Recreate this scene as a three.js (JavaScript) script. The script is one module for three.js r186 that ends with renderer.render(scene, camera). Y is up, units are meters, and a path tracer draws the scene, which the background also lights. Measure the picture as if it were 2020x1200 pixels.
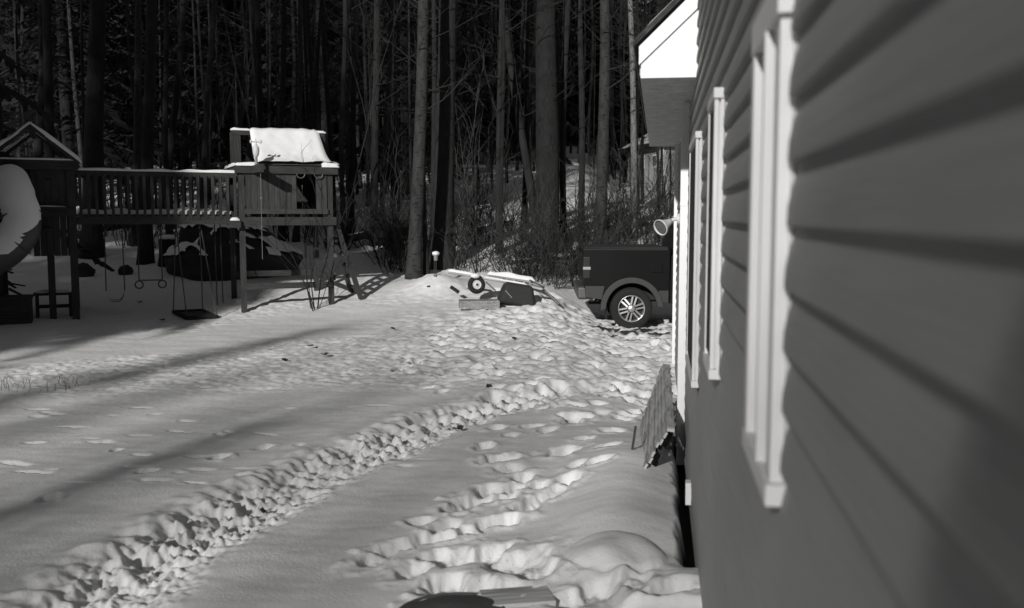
import * as THREE from 'three';
import { mergeGeometries } from 'three/addons/utils/BufferGeometryUtils.js';
import { ImprovedNoise } from 'three/addons/math/ImprovedNoise.js';
import { RoundedBoxGeometry } from 'three/addons/geometries/RoundedBoxGeometry.js';

// ---------------------------------------------------------------- camera, sky, sun, exposure
const scene = new THREE.Scene();
const FP = 1900, HZ = 428, EYE = 1.85;                       // focal length and horizon row of the photograph (pixels), eye height
const PITCH = Math.atan((600 - HZ) / FP);
const camera = new THREE.PerspectiveCamera(2 * Math.atan(600 / FP) * 180 / Math.PI, 1024 / 608, 0.05, 1500);
camera.position.set(0, EYE, 0);
camera.rotation.x = -PITCH;
camera.focus = 13;
camera.userData.fStop = 2.6;
const renderer = new THREE.WebGLRenderer({ antialias: true });
renderer.toneMapping = THREE.LinearToneMapping;
renderer.toneMappingExposure = 0.8;
renderer.shadowMap.enabled = true;
{
  const w = 64, h = 32, d = new Float32Array(w * h * 4);
  for (let j = 0; j < h; j++) for (let i = 0; i < w; i++) {
    const el = Math.abs((j + 0.5) / h - 0.5) * 2, v = 0.145 - 0.03 * el;
    d.set([v, v, v * 1.01, 1], (j * w + i) * 4);
  }
  const t = new THREE.DataTexture(d, w, h, THREE.RGBAFormat, THREE.FloatType);
  t.mapping = THREE.EquirectangularReflectionMapping; t.magFilter = t.minFilter = THREE.LinearFilter; t.needsUpdate = true;
  scene.background = t; scene.environment = t;
}
const SUN = new THREE.Vector3(0.35, -0.40, -1).normalize();   // travels away from the camera, to the right and down
const sun = new THREE.DirectionalLight(new THREE.Color(1, 0.985, 0.965), 5);
sun.position.copy(SUN).multiplyScalar(-70).add(new THREE.Vector3(0, 0, -14));
sun.target.position.set(0, 0, -14);
sun.castShadow = true; sun.shadow.mapSize.set(4096, 4096);
Object.assign(sun.shadow.camera, { left: -40, right: 40, top: 40, bottom: -40, near: 1, far: 220 });
sun.shadow.radius = 1.9;
scene.add(sun, sun.target);

// ---------------------------------------------------------------- helpers
const V = (x, y, z) => new THREE.Vector3(x, y, z);
let seedN = 1;
const rngOf = s => { let a = (s * 2654435761) >>> 0; return () => { a = (a + 0x6D2B79F5) | 0; let t = Math.imul(a ^ (a >>> 15), 1 | a); t = (t + Math.imul(t ^ (t >>> 7), 61 | t)) ^ t; return ((t ^ (t >>> 14)) >>> 0) / 4294967296; }; };
const R = rngOf(7), rr = (a, b, f = R) => a + (b - a) * f();
const PN = new ImprovedNoise(), ns = (x, y, z = 0.37) => PN.noise(x, y, z);
const ss = (a, b, x) => { const t = Math.min(1, Math.max(0, (x - a) / (b - a))); return t * t * (3 - 2 * t); };
const grey = (v, warm = 0) => new THREE.Color().setRGB(v * (1 + warm), v, v * (1 - warm));
const slope = py => Math.tan(Math.atan((600 - py) / FP) - PITCH);                    // height gained per metre of depth along a pixel row
const side = (px, py) => ((px - 1010) / FP) / (Math.cos(PITCH) + (600 - py) / FP * Math.sin(PITCH));
const at = (px, py, Z) => V(side(px, py) * Z, EYE + slope(py) * Z, -Z);
const usedNames = {};
function numbered(n) { const k = usedNames[n] = (usedNames[n] ?? -1) + 1; return k ? n + '_' + String(k).padStart(3, '0') : n; }
function tag(o, label, category, group, kind) { o.userData = { label, category }; if (group) o.userData.group = group; if (kind) o.userData.kind = kind; return o; }
function thing(name, label, category, pos = [0, 0, 0], turn = 0, group) {
  const o = new THREE.Group(); o.name = numbered(name); scene.add(o); o.position.set(...pos); o.rotation.y = turn;
  return tag(o, label, category, group);
}
function merge(gs) {
  if (!Array.isArray(gs)) return gs;
  if (gs.length === 1) return gs[0];
  const idx = gs.every(g => g.index);
  return mergeGeometries(idx ? gs : gs.map(g => g.index ? g.toNonIndexed() : g));
}
function obj(name, gs, mat, parent = scene) {
  const m = new THREE.Mesh(merge(gs), mat); m.name = parent === scene ? numbered(name) : name;
  m.castShadow = m.receiveShadow = true; parent.add(m); return m;
}
function copy(o) { const c = o.clone(); c.name = numbered(o.name.replace(/_\d\d\d$/, '')); c.userData = { ...o.userData }; scene.add(c); return c; }
function box(w, h, d, x = 0, y = 0, z = 0, rx = 0, ry = 0, rz = 0) {
  const g = new THREE.BoxGeometry(w, h, d), uv = g.attributes.uv, n = g.attributes.normal, p = g.attributes.position, o = (x * 3.7 + y * 5.3 + z * 1.9) % 7;
  for (let i = 0; i < uv.count; i++) {                       // uv in metres, the grain along the longest side
    let a = p.getX(i), b = p.getY(i), c = p.getZ(i), nx = Math.abs(n.getX(i)), ny = Math.abs(n.getY(i));
    let [s, t] = nx > 0.5 ? [c, b] : ny > 0.5 ? [c, a] : [a, b], [S, T] = nx > 0.5 ? [d, h] : ny > 0.5 ? [d, w] : [w, h];
    if (S > T) [s, t] = [t, s];
    uv.setXY(i, s + o, t + o * 1.7);
  }
  if (rx || ry || rz) g.applyMatrix4(new THREE.Matrix4().makeRotationFromEuler(new THREE.Euler(rx, ry, rz)));
  return g.translate(x, y, z);
}
function bar(a, b, w, h) {                                   // square timber from a to b
  const d = b.clone().sub(a), L = d.length(), g = box(w, L, h);
  const q = new THREE.Quaternion().setFromUnitVectors(V(0, 1, 0), d.normalize());
  return g.applyQuaternion(q).translate((a.x + b.x) / 2, (a.y + b.y) / 2, (a.z + b.z) / 2);
}
function tube(pts, rad, sides = 6, cap = true, vs = 1) {     // tapered tube through points
  const n = pts.length, P = [], N = [], U = [], I = [];
  const rf = typeof rad === 'number' ? () => rad : Array.isArray(rad) ? i => rad[i] : rad;
  let ref = V(0.31, 0.2, 0.93), len = 0;
  for (let i = 0; i < n; i++) {
    const t = pts[Math.min(n - 1, i + 1)].clone().sub(pts[Math.max(0, i - 1)]).normalize();
    if (Math.abs(t.dot(ref)) > 0.95) ref = V(0.9, 0.3, -0.3).normalize();
    const u = ref.clone().sub(t.clone().multiplyScalar(t.dot(ref))).normalize(), v = t.clone().cross(u); ref = u;
    if (i) len += pts[i].distanceTo(pts[i - 1]);
    const r = rf(i);
    for (let k = 0; k <= sides; k++) {
      const a = k / sides * Math.PI * 2, c = Math.cos(a), s = Math.sin(a), rk = typeof r === 'function' ? r(a) : r;
      const nx = u.x * c + v.x * s, ny = u.y * c + v.y * s, nz = u.z * c + v.z * s;
      P.push(pts[i].x + nx * rk, pts[i].y + ny * rk, pts[i].z + nz * rk); N.push(nx, ny, nz); U.push(k / sides, len * vs);
      if (i && k) { const q = i * (sides + 1) + k; I.push(q - sides - 2, q - sides - 1, q, q - sides - 2, q, q - 1); }
    }
  }
  if (cap) for (const e of [0, n - 1]) {
    const c0 = P.length / 3, t = pts[e].clone().sub(pts[e ? e - 1 : 1]).normalize();
    P.push(pts[e].x, pts[e].y, pts[e].z); N.push(t.x, t.y, t.z); U.push(0.5, 0.5);
    for (let k = 0; k <= sides; k++) { const q = (e * (sides + 1) + k) * 3; P.push(P[q], P[q + 1], P[q + 2]); N.push(t.x, t.y, t.z); U.push(k / sides, 0.5); }
    for (let k = 1; k <= sides; k++) e ? I.push(c0, c0 + k, c0 + k + 1) : I.push(c0, c0 + k + 1, c0 + k);
  }
  const g = new THREE.BufferGeometry();
  g.setAttribute('position', new THREE.Float32BufferAttribute(P, 3)); g.setAttribute('normal', new THREE.Float32BufferAttribute(N, 3));
  g.setAttribute('uv', new THREE.Float32BufferAttribute(U, 2)); g.setIndex(I); return g;
}
function sheet(nu, nv, f, uvs = 1) {                         // smooth grid surface f(u, v) -> Vector3
  const P = [], U = [], I = [];
  for (let j = 0; j <= nv; j++) for (let i = 0; i <= nu; i++) {
    const p = f(i / nu, j / nv); P.push(p.x, p.y, p.z); U.push(i / nu * uvs, j / nv * uvs);
    if (i && j) { const q = j * (nu + 1) + i; I.push(q - nu - 2, q - nu - 1, q, q - nu - 2, q, q - 1); }
  }
  const g = new THREE.BufferGeometry();
  g.setAttribute('position', new THREE.Float32BufferAttribute(P, 3)); g.setAttribute('uv', new THREE.Float32BufferAttribute(U, 2));
  g.setIndex(I); g.computeVertexNormals(); return g;
}
function extrude(pts, depth, z = 0, bevel = 0, holes = []) { // outline in x, y pulled along z
  const s = new THREE.Shape(pts.map(p => new THREE.Vector2(...p)));
  for (const h of holes) s.holes.push(new THREE.Path(h.map(p => new THREE.Vector2(...p))));
  return new THREE.ExtrudeGeometry(s, { depth, bevelEnabled: bevel > 0, bevelSize: bevel, bevelThickness: bevel, bevelSegments: 2, curveSegments: 12 }).translate(0, 0, z);
}
const lathe = (pts, n = 24) => new THREE.LatheGeometry(pts.map(p => new THREE.Vector2(...p)), n);
function blob(rx, ry, rz, seed, amp, freq, det = 24) {       // lumpy closed stone or snow form
  const g = new THREE.SphereGeometry(1, det * 2, det), p = g.attributes.position;
  for (let i = 0; i < p.count; i++) {
    const x = p.getX(i), y = p.getY(i), z = p.getZ(i);
    const k = 1 + amp * (ns(x * freq + seed, y * freq, z * freq) + 0.5 * ns(x * freq * 2.3 + seed, y * freq * 2.3, z * freq * 2.3 + 9));
    p.setXYZ(i, x * rx * k, y * ry * k, z * rz * k);
  }
  g.computeVertexNormals(); return g;
}
function snowRidge(a, b, w, h, seed = 1) {                   // snow lying along a rail or beam, rounded and uneven
  const d = b.clone().sub(a), L = d.length(), t = d.clone().normalize(), sd = V(-t.z, 0, t.x).normalize(), n = Math.max(6, Math.round(L / 0.06));
  return sheet(n, 10, (u, v) => {
    const e = Math.min(1, Math.min(u, 1 - u) * L / 0.05 + 0.15), hh = h * (0.75 + 0.5 * ns(u * L * 3.1, seed * 3.3)) * Math.sqrt(e), ww = w * (1 + 0.16 * ns(u * L * 4, seed, 4)) * (0.7 + 0.3 * e);
    const an = Math.PI * v, p = a.clone().addScaledVector(d, u).addScaledVector(sd, -Math.cos(an) * ww / 2);
    p.y += Math.pow(Math.sin(an), 0.6) * hh - 0.004; return p;
  });
}

// ---------------------------------------------------------------- textures and materials
function tex(w, h, f, rep = 1, srgb = true) {
  const d = new Uint8Array(w * h * 4);
  for (let j = 0; j < h; j++) for (let i = 0; i < w; i++) { const v = Math.max(0, Math.min(255, f(i / w, j / h) * 255)); d.set([v, v, v, 255], (j * w + i) * 4); }
  const t = new THREE.DataTexture(d, w, h); t.wrapS = t.wrapT = THREE.RepeatWrapping; t.magFilter = THREE.LinearFilter; t.minFilter = THREE.LinearMipmapLinearFilter; t.generateMipmaps = true;
  if (srgb) t.colorSpace = THREE.SRGBColorSpace; t.repeat.set(rep, rep); t.needsUpdate = true; return t;
}
// tiling noise: blend of shifted copies
const tn = (u, v, fx, fy, s) => { const a = ns(u * fx, v * fy, s), b = ns((u - 1) * fx, v * fy, s), c = ns(u * fx, (v - 1) * fy, s), d = ns((u - 1) * fx, (v - 1) * fy, s); return (a * (1 - u) + b * u) * (1 - v) + (c * (1 - u) + d * u) * v; };
const woodTex = tex(256, 512, (u, v) => 0.72 + 0.2 * tn(u, v, 40, 3, 1) + 0.18 * tn(u, v, 90, 5, 2) + 0.14 * tn(u, v, 6, 4, 3), 1);
const barkTex = tex(256, 512, (u, v) => { const r = 1 - Math.abs(tn(u, v, 14, 5, 5)) * 2.4; return 0.62 + 0.24 * r + 0.24 * tn(u, v, 40, 14, 6) + 0.2 * tn(u, v, 4, 6, 7); }, 1);
const barkBump = tex(256, 512, (u, v) => 0.5 + 0.5 * (Math.abs(tn(u, v, 14, 5, 5)) * 2 + 0.4 * tn(u, v, 40, 14, 6)), 1, false);
const paleTex = tex(256, 512, (u, v) => { const l = tn(u, v, 5, 60, 11) + 0.5 * tn(u, v, 11, 30, 12); return 0.78 + 0.25 * tn(u, v, 6, 8, 13) - (l > 0.32 ? 0.42 : 0) - Math.max(0, tn(u, v, 9, 9, 14)) * 0.4; }, 1);
const fineTex = tex(256, 256, (u, v) => 0.86 + 0.16 * tn(u, v, 30, 30, 21) + 0.12 * tn(u, v, 8, 8, 22), 1);
const rockTex = tex(256, 256, (u, v) => 0.66 + 0.35 * tn(u, v, 22, 22, 31) + 0.3 * tn(u, v, 6, 6, 32), 1);
const vinylTex = tex(512, 256, (u, v) => 0.93 + 0.06 * tn(u, v, 6, 60, 41) + 0.07 * tn(u, v, 5, 4, 42) + 0.03 * tn(u, v, 70, 70, 43), 1);
const vinylBump = tex(512, 256, (u, v) => 0.5 + 0.5 * tn(u, v, 10, 70, 44), 1, false);
const snowBump = tex(512, 512, (u, v) => 0.5 + 0.35 * tn(u, v, 60, 60, 51) + 0.35 * tn(u, v, 140, 140, 52) + 0.3 * tn(u, v, 22, 22, 53), 1, false);
const snowTex = tex(512, 512, (u, v) => { const s = tn(u, v, 120, 120, 54); return 0.955 + 0.05 * tn(u, v, 14, 14, 55) - (s > 0.52 ? 0.25 : 0); }, 1);
const std = (c, o = {}) => new THREE.MeshStandardMaterial({ color: typeof c === 'number' ? grey(c) : c, roughness: 0.85, ...o });
const M = {
  snow: std(0.78, { roughness: 0.85, map: snowTex, bumpMap: snowBump, bumpScale: 0.0035, vertexColors: true }),
  snowCap: std(0.78, { roughness: 0.85, bumpMap: snowBump, bumpScale: 0.004 }),
  wood: std(0.06, { map: woodTex, bumpMap: woodTex, bumpScale: 0.003 }),
  woodPale: std(0.08, { map: woodTex, bumpMap: woodTex, bumpScale: 0.003 }),
  woodDark: std(0.032, { map: woodTex }),
  woodGrey: std(0.8, { map: woodTex, bumpMap: woodTex, bumpScale: 0.004 }),
  bark: std(0.022, { map: barkTex, bumpMap: barkBump, bumpScale: 0.03, roughness: 0.95 }),
  barkDark: std(0.015, { map: barkTex, bumpMap: barkBump, bumpScale: 0.03, roughness: 0.95 }),
  barkPale: std(0.05, { map: paleTex, bumpMap: paleTex, bumpScale: 0.008, roughness: 0.9 }),
  birch: std(0.24, { map: paleTex, roughness: 0.85 }),
  twig: std(0.014, { roughness: 0.95 }), twigPale: std(0.03, { roughness: 0.95 }),
  brush: std(0.045, { roughness: 0.95 }),
  needles: std(0.015, { roughness: 0.9, side: THREE.DoubleSide }),
  rock: std(0.05, { map: rockTex, bumpMap: rockTex, bumpScale: 0.03 }),
  siding: std(0.37, { map: vinylTex, bumpMap: vinylBump, bumpScale: 0.0006, roughness: 0.6 }),
  trim: std(0.74, { roughness: 0.55 }), soffit: std(0.68, { map: fineTex, roughness: 0.7 }),
  farWall: std(0.42, { map: vinylTex }),
  concrete: std(0.55, { map: rockTex, bumpMap: rockTex, bumpScale: 0.004 }),
  shingle: std(0.06, { map: rockTex }),
  screen: std(0.012, { roughness: 0.9 }),
  glass: new THREE.MeshPhysicalMaterial({ color: grey(0.02), roughness: 0.06, clearcoat: 1, clearcoatRoughness: 0.04 }),
  paint: new THREE.MeshPhysicalMaterial({ color: grey(0.008), roughness: 0.28, specularIntensity: 0.5, clearcoat: 0.25, clearcoatRoughness: 0.08 }),
  cladding: new THREE.MeshPhysicalMaterial({ color: grey(0.035), roughness: 0.45, metalness: 0.2, clearcoat: 0.4, clearcoatRoughness: 0.2 }),
  flare: std(0.03, { roughness: 0.6 }), rubber: std(0.016, { map: fineTex, roughness: 0.9 }), alloy: std(0.62, { metalness: 0.75, roughness: 0.32 }),
  chromeDull: std(0.09, { metalness: 0.3, roughness: 0.5 }), black: std(0.012, { roughness: 0.8 }), redLens: std(0.03, { roughness: 0.25 }), whiteLens: std(0.35, { roughness: 0.25 }),
  steel: std(0.11, { metalness: 0.4, roughness: 0.5 }), plastic: std(0.22, { roughness: 0.5 }), rope: std(0.05, { roughness: 0.95 }), ropePale: std(0.16), tub: std(0.03, { roughness: 0.85, map: fineTex }),
  shadeHump: std(0.085, { roughness: 0.7, map: fineTex }), lampShell: std(0.55, { roughness: 0.5 }), lens: std(0.1, { roughness: 0.3 }), leaf: std(0.03, { side: THREE.DoubleSide }), slide: std(0.05, { roughness: 0.5 }), fabric: std(0.08, { roughness: 0.95, side: THREE.DoubleSide }),
};

// ---------------------------------------------------------------- the ground: one sheet of snow
const WALL_TURN = -Math.atan(side(1300, HZ));                // the house wall runs away to this vanishing point
const WL = 0.24;                                             // wall plane, metres to the right of the lens
const cW = Math.cos(WALL_TURN), sW = Math.sin(WALL_TURN);
const toWall = (x, z) => [x * cW - z * sW, x * sW + z * cW];  // house frame: first = across, second = -distance along the wall
const fromWall = (a, y, s) => V(a * cW + (-s) * sW, y, -a * sW + (-s) * cW);
const PROF = [[-300, 2], [-40, 0.2], [0, 0], [16.8, 0], [18, 0.13], [20, 0.44], [24, 1.0], [31, 1.85], [50, 4.3], [100, 10], [200, 24], [420, 46]];
const prof = Z => { for (let i = 1; i < PROF.length; i++) if (Z <= PROF[i][0]) { const [a, b] = PROF[i - 1], [c, d] = PROF[i], t = (Z - a) / (c - a); return b + (d - b) * t; } return 46; };
function macro(x, z) {
  const Z = -z, right = ss(0.5, 2.0, x), Ze = Z - 2.6 * right * (1 - ss(21, 29, Z));
  let y = (prof(Ze - 0.8) + prof(Ze) + prof(Ze + 0.8)) / 3;
  y -= 0.2 * ss(0.4, 2.0, x) * ss(5, 11, Z) * (1 - ss(20, 22.5, Z));
  y += 0.09 * ss(-6, -8, x) * (1 - ss(19, 24, Z)) * ss(11, 16, Z);
  if (Z > 24) y -= (y - 1.0) * 0.42 * ss(0.06, 0.13, x / Z) * ss(24, 42, Z);
  const wood = ss(18, 26, Z);
  y += (0.05 + 0.3 * wood) * ns(x * 0.16 + 3, Z * 0.16) + (0.025 + 0.1 * wood) * ns(x * 0.6, Z * 0.5, 4);
  return y;
}
const flatHit = (px, py) => { const Z = -EYE / slope(py); return [side(px, py) * Z, Z]; };
const prints = [];                                            // x, Z, half length, half width, angle, depth
const addPrint = (x, Z, a, b, t, d) => prints.push([x, Z, a, b, t, d]);
for (const [px, py, k] of [[745, 1100, 1], [790, 1078, 1], [830, 1032, .8], [852, 1062, 1], [880, 1040, .9], [905, 1003, 1], [938, 988, 1], [962, 970, 1], [992, 982, .9], [1012, 964, .9], [860, 1098, .8], [930, 1048, .9], [985, 1032, 1], [1040, 1002, 1], [1075, 986, 1], [1102, 975, .9], [1125, 958, .9], [1140, 930, .8], [955, 886, .9], [985, 912, 1], [1006, 928, .9], [1032, 946, .9], [1062, 962, .8], [902, 1102, 1.2], [962, 1092, 1], [1002, 1112, 1.3], [1042, 1116, 1.2], [1062, 1132, 1], [880, 1152, 1.3], [932, 1162, 1], [820, 1124, 1], [1110, 897, 1.1], [1080, 852, .9], [1152, 872, .9], [980, 846, .8], [1050, 842, .8], [1010, 862, .7], [1180, 1168, 1], [1255, 1160, 1], [1130, 1188, 1], [1320, 1182, 1], [1000, 1165, 1], [1200, 900, .8], [1180, 935, .8], [1210, 850, .9], [1150, 820, 1], [1230, 815, .9], [1100, 800, 1], [1180, 790, .9], [700, 905, .5], [430, 905, .7], [520, 885, .6], [290, 935, .6], [100, 985, .7], [840, 765, .7], [870, 772, .7], [230, 890, .4]]) {
  const [x, Z] = flatHit(px, py); addPrint(x, Z, 0.155 * k * rr(.8, 1.15), 0.09 * k * rr(.85, 1.2), rr(0.5, 1.3), 0.068 * Math.min(1.1, k) * rr(.7, 1.2));
}
{ const f = rngOf(31);                                        // the trodden yard in front of the drive
  for (let i = 0; i < 620; i++) {
    const Z = 8.2 + 11.3 * Math.sqrt(f()), xl = Z < 11 ? -0.9 + (11 - Z) * 0.55 : -1.6 + (Z - 11) * 0.1, xr = 0.1 + 0.153 * Z + (Z > 12 ? (Z - 12) * 1.2 : 0), x = xl + (Math.min(4, xr) - xl) * f();
    if (Z > 16.6 && x < -0.4) continue;
    addPrint(x, Z, rr(.09, .2, f), rr(.07, .12, f), rr(-0.6, 1.8, f), rr(.025, .085, f));
  }
  for (let i = 0; i < 46; i++) { const px = rr(20, 820, f), py = rr(800, 960, f), [x, Z] = flatHit(px, py); addPrint(x, Z, rr(.05, .2, f), rr(.02, .05, f), rr(-0.5, 0.1, f), rr(.008, .022, f)); }
}
const cellOf = new Map();
prints.forEach((p, i) => { const r = Math.max(p[2], p[3]) * 1.9; for (let a = Math.floor((p[0] - r) / .5); a <= Math.floor((p[0] + r) / .5); a++) for (let b = Math.floor((p[1] - r) / .5); b <= Math.floor((p[1] + r) / .5); b++) { const k = a + ',' + b; if (!cellOf.has(k)) cellOf.set(k, []); cellOf.get(k).push(i); } });
const TR = [[0, 1330], [150, 1190], [285, 1095], [425, 1014], [560, 952], [700, 895], [850, 833], [990, 788], [1120, 760], [1330, 738]].map(p => flatHit(...p));
function trench(x, Z) {                                       // signed distance across the trodden path and how far along it
  let best = 1e9, q = 0, s = 0, run = 0, bs = 0;
  for (let i = 1; i < TR.length; i++) {
    const [ax, az] = TR[i - 1], [bx, bz] = TR[i], dx = bx - ax, dz = bz - az, L = Math.hypot(dx, dz), t = Math.max(0, Math.min(1, ((x - ax) * dx + (Z - az) * dz) / (L * L)));
    const ex = x - ax - dx * t, ez = Z - az - dz * t, d = ex * ex + ez * ez;
    if (d < best) { best = d; q = (dx * ez - dz * ex) / L; bs = run + t * L; }
    run += L;
  }
  return [Math.sqrt(best) * Math.sign(q), bs];
}
function detail(x, z) {
  const Z = -z; let y = 0;
  if (Z < 1 || Z > 26 || Math.abs(x) > 16) return 0.03 * ns(x * 0.8, Z * 0.8);
  const [wa, wb] = toWall(x, z), gap = WL - wa;
  // fine crust and drift texture
  const calm = 1 - ss(17, 19, Z);
  y += 0.012 * ns(x * 1.7, Z * 2.6, 2) + 0.003 * ns(x * 4, Z * 9, 3);
  const crust = ss(0.05, 0.35, ns(x * 0.35 + 5, Z * 0.4, 8) + 0.5 * Math.exp(-(((x + 2.6) / 2.6) ** 2 + ((Z - 12.4) / 2) ** 2))) * ss(9, 11.5, Z);
  y += crust * (0.026 * ns(x * 6, Z * 9, 5) + 0.02 * ns(x * 13, Z * 17, 6));
  y += 0.006 * ns(x * 18, Z * 22, 7) * ss(7, 12, Z) * calm;
  y += ss(9.5, 13, Z) * ss(-3, -0.5, x) * calm * (0.05 * ns(x * 2.6, Z * 3, 9) + 0.045 * ns(x * 6.4, Z * 7, 19) + 0.02 * ns(x * 14, Z * 15, 39));
  // path
  if (Z < 13) {
    const [q, s] = trench(x, Z), fade = 1 - ss(8.5, 12, s) * 0.65;
    if (Math.abs(q) < 1.4) {
      const lip = 0.23 + 0.09 * ns(s * 3.1, 1.5) + 0.03 * ns(s * 6, 4.5), near = -0.27 + 0.1 * ns(s * 1.3, 7.5);
      const soft = 0.1 + 0.09 * ns(s * 2.1, 9.5), lq = q + 0.07 * ns(x * 6, Z * 6, 18) + 0.03 * ns(x * 15, Z * 15, 28), inn = (1 - ss(lip - 0.12 - soft, lip + 0.04, lq)) * ss(near - 0.3, near + 0.1, q);
      y -= (0.07 + 0.05 * ns(s * 0.7, 2.2)) * fade * inn;
      const lump = 0.55 + 0.9 * Math.max(0, 0.5 + ns(s * 0.9, 6.1));
      y += lump * inn * (0.04 * ns(x * 5, Z * 5, 11) + 0.045 * ns(x * 13, Z * 13, 12) + 0.03 * ns(x * 29, Z * 29, 13));
      y += fade * 0.04 * Math.exp(-(((q - lip - 0.06) / 0.13) ** 2)) * (0.4 + ns(s * 4, 3, 14) + 0.6 * ns(x * 10, Z * 10, 15));
      y += lump * fade * 0.065 * Math.exp(-(((q - lip + 0.16) / 0.14) ** 2)) * (ns(s * 5, 5, 16) + 0.9 * ns(x * 9, Z * 9, 17) + 0.5 * ns(x * 20, Z * 20, 27));
    }
  }
  // footprints
  const c = cellOf.get(Math.floor(x / .5) + ',' + Math.floor(Z / .5));
  if (c) {
    let dep = 0, rim = 0, rough = 0;
    for (const i of c) {
      const [px, pz, a, b, t, d] = prints[i], dx = x - px, dz = Z - pz, u = (dx * Math.cos(t) + dz * Math.sin(t)) / a, v = (-dx * Math.sin(t) + dz * Math.cos(t)) / b;
      const r = Math.sqrt(u * u + v * v) * (1 + 0.36 * ns(x * 8, Z * 8, i * 0.7) + 0.2 * ns(x * 21, Z * 21, i * 0.3));
      if (r < 1.9) { dep = Math.max(dep, d * (1 - ss(0.5, 1.06, r))); rim = Math.max(rim, d * 0.24 * Math.exp(-(((r - 1.3) / 0.3) ** 2)) * (0.7 + ns(x * 8, Z * 8, 23))); if (r < 1) rough = Math.max(rough, Math.min(1, d * 9) * (1 - r)); }
    }
    y += rim - dep + rough * (0.022 * ns(x * 13, Z * 13, 24) + 0.014 * ns(x * 31, Z * 31, 25)) + (rim + dep) * 0.22 * ns(x * 28, Z * 28, 26);
  }
  // drift against the house, melt gap at the wall
  y += 0.13 * Math.exp(-(((gap - 0.45) / 0.35) ** 2)) * ss(4.4, 5.6, Z) * (1 - ss(6.6, 8.6, Z));
  if (gap < 0.5 && Z > 4.2 && Z < 9.5) y -= 0.3 * (1 - ss(0.03, 0.12 + 0.04 * ns(Z * 6, 2), gap)) * ss(4.9, 5.2, Z) * (1 - ss(7.6, 8.6, Z));
  // smooth snow dome over something round by the wall, and the slab of snow in front of it
  const [mx, mz] = flatHit(1218, 1122), mr = Math.hypot((x - mx) / 0.27, (Z - mz - 0.08) / 0.22);
  y += 0.05 * Math.sqrt(Math.max(0, 1 - mr * mr)) * (1 + 0.2 * ns(x * 6, Z * 6, 3));
  const [kx, kz] = flatHit(1300, 1180);
  y += 0.05 * (1 - ss(0.28, 0.36, Math.abs(x - kx - 0.12))) * (1 - ss(0.16, 0.22, Math.abs(Z - kz - 0.05))) + 0.03 * ns(x * 5, Z * 5, 29) * (1 - ss(4.9, 5.3, Z)) * ss(0, 0.5, x);
  // heaped snow at the foot of the two front trees and beside the slide
  const [hx, hz] = [-1.55, 19.6]; y += 0.28 * Math.exp(-(((x - hx) / 0.55) ** 2 + ((Z - hz) / 0.6) ** 2));
  return y;
}
const height = (x, z) => macro(x, z) + detail(x, z);
function landHit(px, py) {                                    // where a pixel's ray meets the ground
  let Z = 3; for (; Z < 200; Z += 0.05) if (EYE + slope(py) * Z <= macro(side(px, py) * Z, -Z)) break;
  return V(side(px, py) * Z, macro(side(px, py) * Z, -Z), -Z);
}
{
  const Zs = []; for (let z = -60; z < 0; z += 4) Zs.push(z); for (let z = 0; z < 3.4; z += 0.2) Zs.push(z);
  for (let z = 3.4; z < 24;) { Zs.push(z); z += z * 0.0034; } for (let z = 24; z < 430;) { Zs.push(z); z *= 1.018; }
  const Us = []; for (const u of [-9, -6, -4, -3, -2.2, -1.7, -1.35, -1.1, -0.95, -0.85]) Us.push(u); for (let u = -0.78; u < 0.3; u += 0.00215) Us.push(u); for (const u of [0.31, 0.34, 0.4, 0.5, 0.65, 0.9, 1.3, 2, 3, 5, 9]) Us.push(u);
  const nu = Us.length, P = [], C = [], U = [], I = [];
  Zs.forEach((Z, j) => {
    const sc = Z > 3.4 ? Z : 3.4 + (3.4 - Z) * 0.25;
    Us.forEach((u, i) => {
      const x = u * sc, y = height(x, -Z); P.push(x, y, -Z); U.push(x / 1.3, Z / 1.3);
      const [wa] = toWall(x, -Z), gap = WL - wa;
      const soil = (gap < 0.085 + 0.04 * ns(Z * 7, 3) + 0.03 * ns(x * 25, Z * 25) && Z > 5.0 && Z < 8.3) ? 0.05 + 0.04 * ns(x * 40, Z * 40) : 1;   // bare soil and leaf litter in the melt gap
      const drive = ss(0.02, 0.12, ns(x * 1.6 + 2, Z * 2.4, 33) + 0.34 - Math.hypot((x - 2.2) / 1.3, (Z - 16.9) / 0.55) * 0.55);   // bare tarmac showing round the truck's rear wheel
      const c = Math.min(soil, 1 - 0.95 * (x > 0.6 && Z > 15 && Z < 19 ? drive : 0)); C.push(c, c, c);
      if (i && j) { const q = j * nu + i; I.push(q - nu - 1, q - nu, q, q - nu - 1, q, q - 1); }
    });
  });
  const g = new THREE.BufferGeometry();
  g.setAttribute('position', new THREE.Float32BufferAttribute(P, 3)); g.setAttribute('uv', new THREE.Float32BufferAttribute(U, 2)); g.setAttribute('color', new THREE.Float32BufferAttribute(C, 3)); g.setIndex(I); g.computeVertexNormals();
  if (g.attributes.normal.getY(1000) < 0) { for (let i = 0; i < I.length; i += 3) [I[i], I[i + 1]] = [I[i + 1], I[i]]; g.setIndex(I); g.computeVertexNormals(); }
  const m = obj('snow_ground', g, M.snow); m.userData = { kind: 'structure', label: 'snow covered yard and rising woodland floor', category: 'snow' };
}
const onSnow = (x, z, dy = 0) => V(x, height(x, z) + dy, z);

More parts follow.
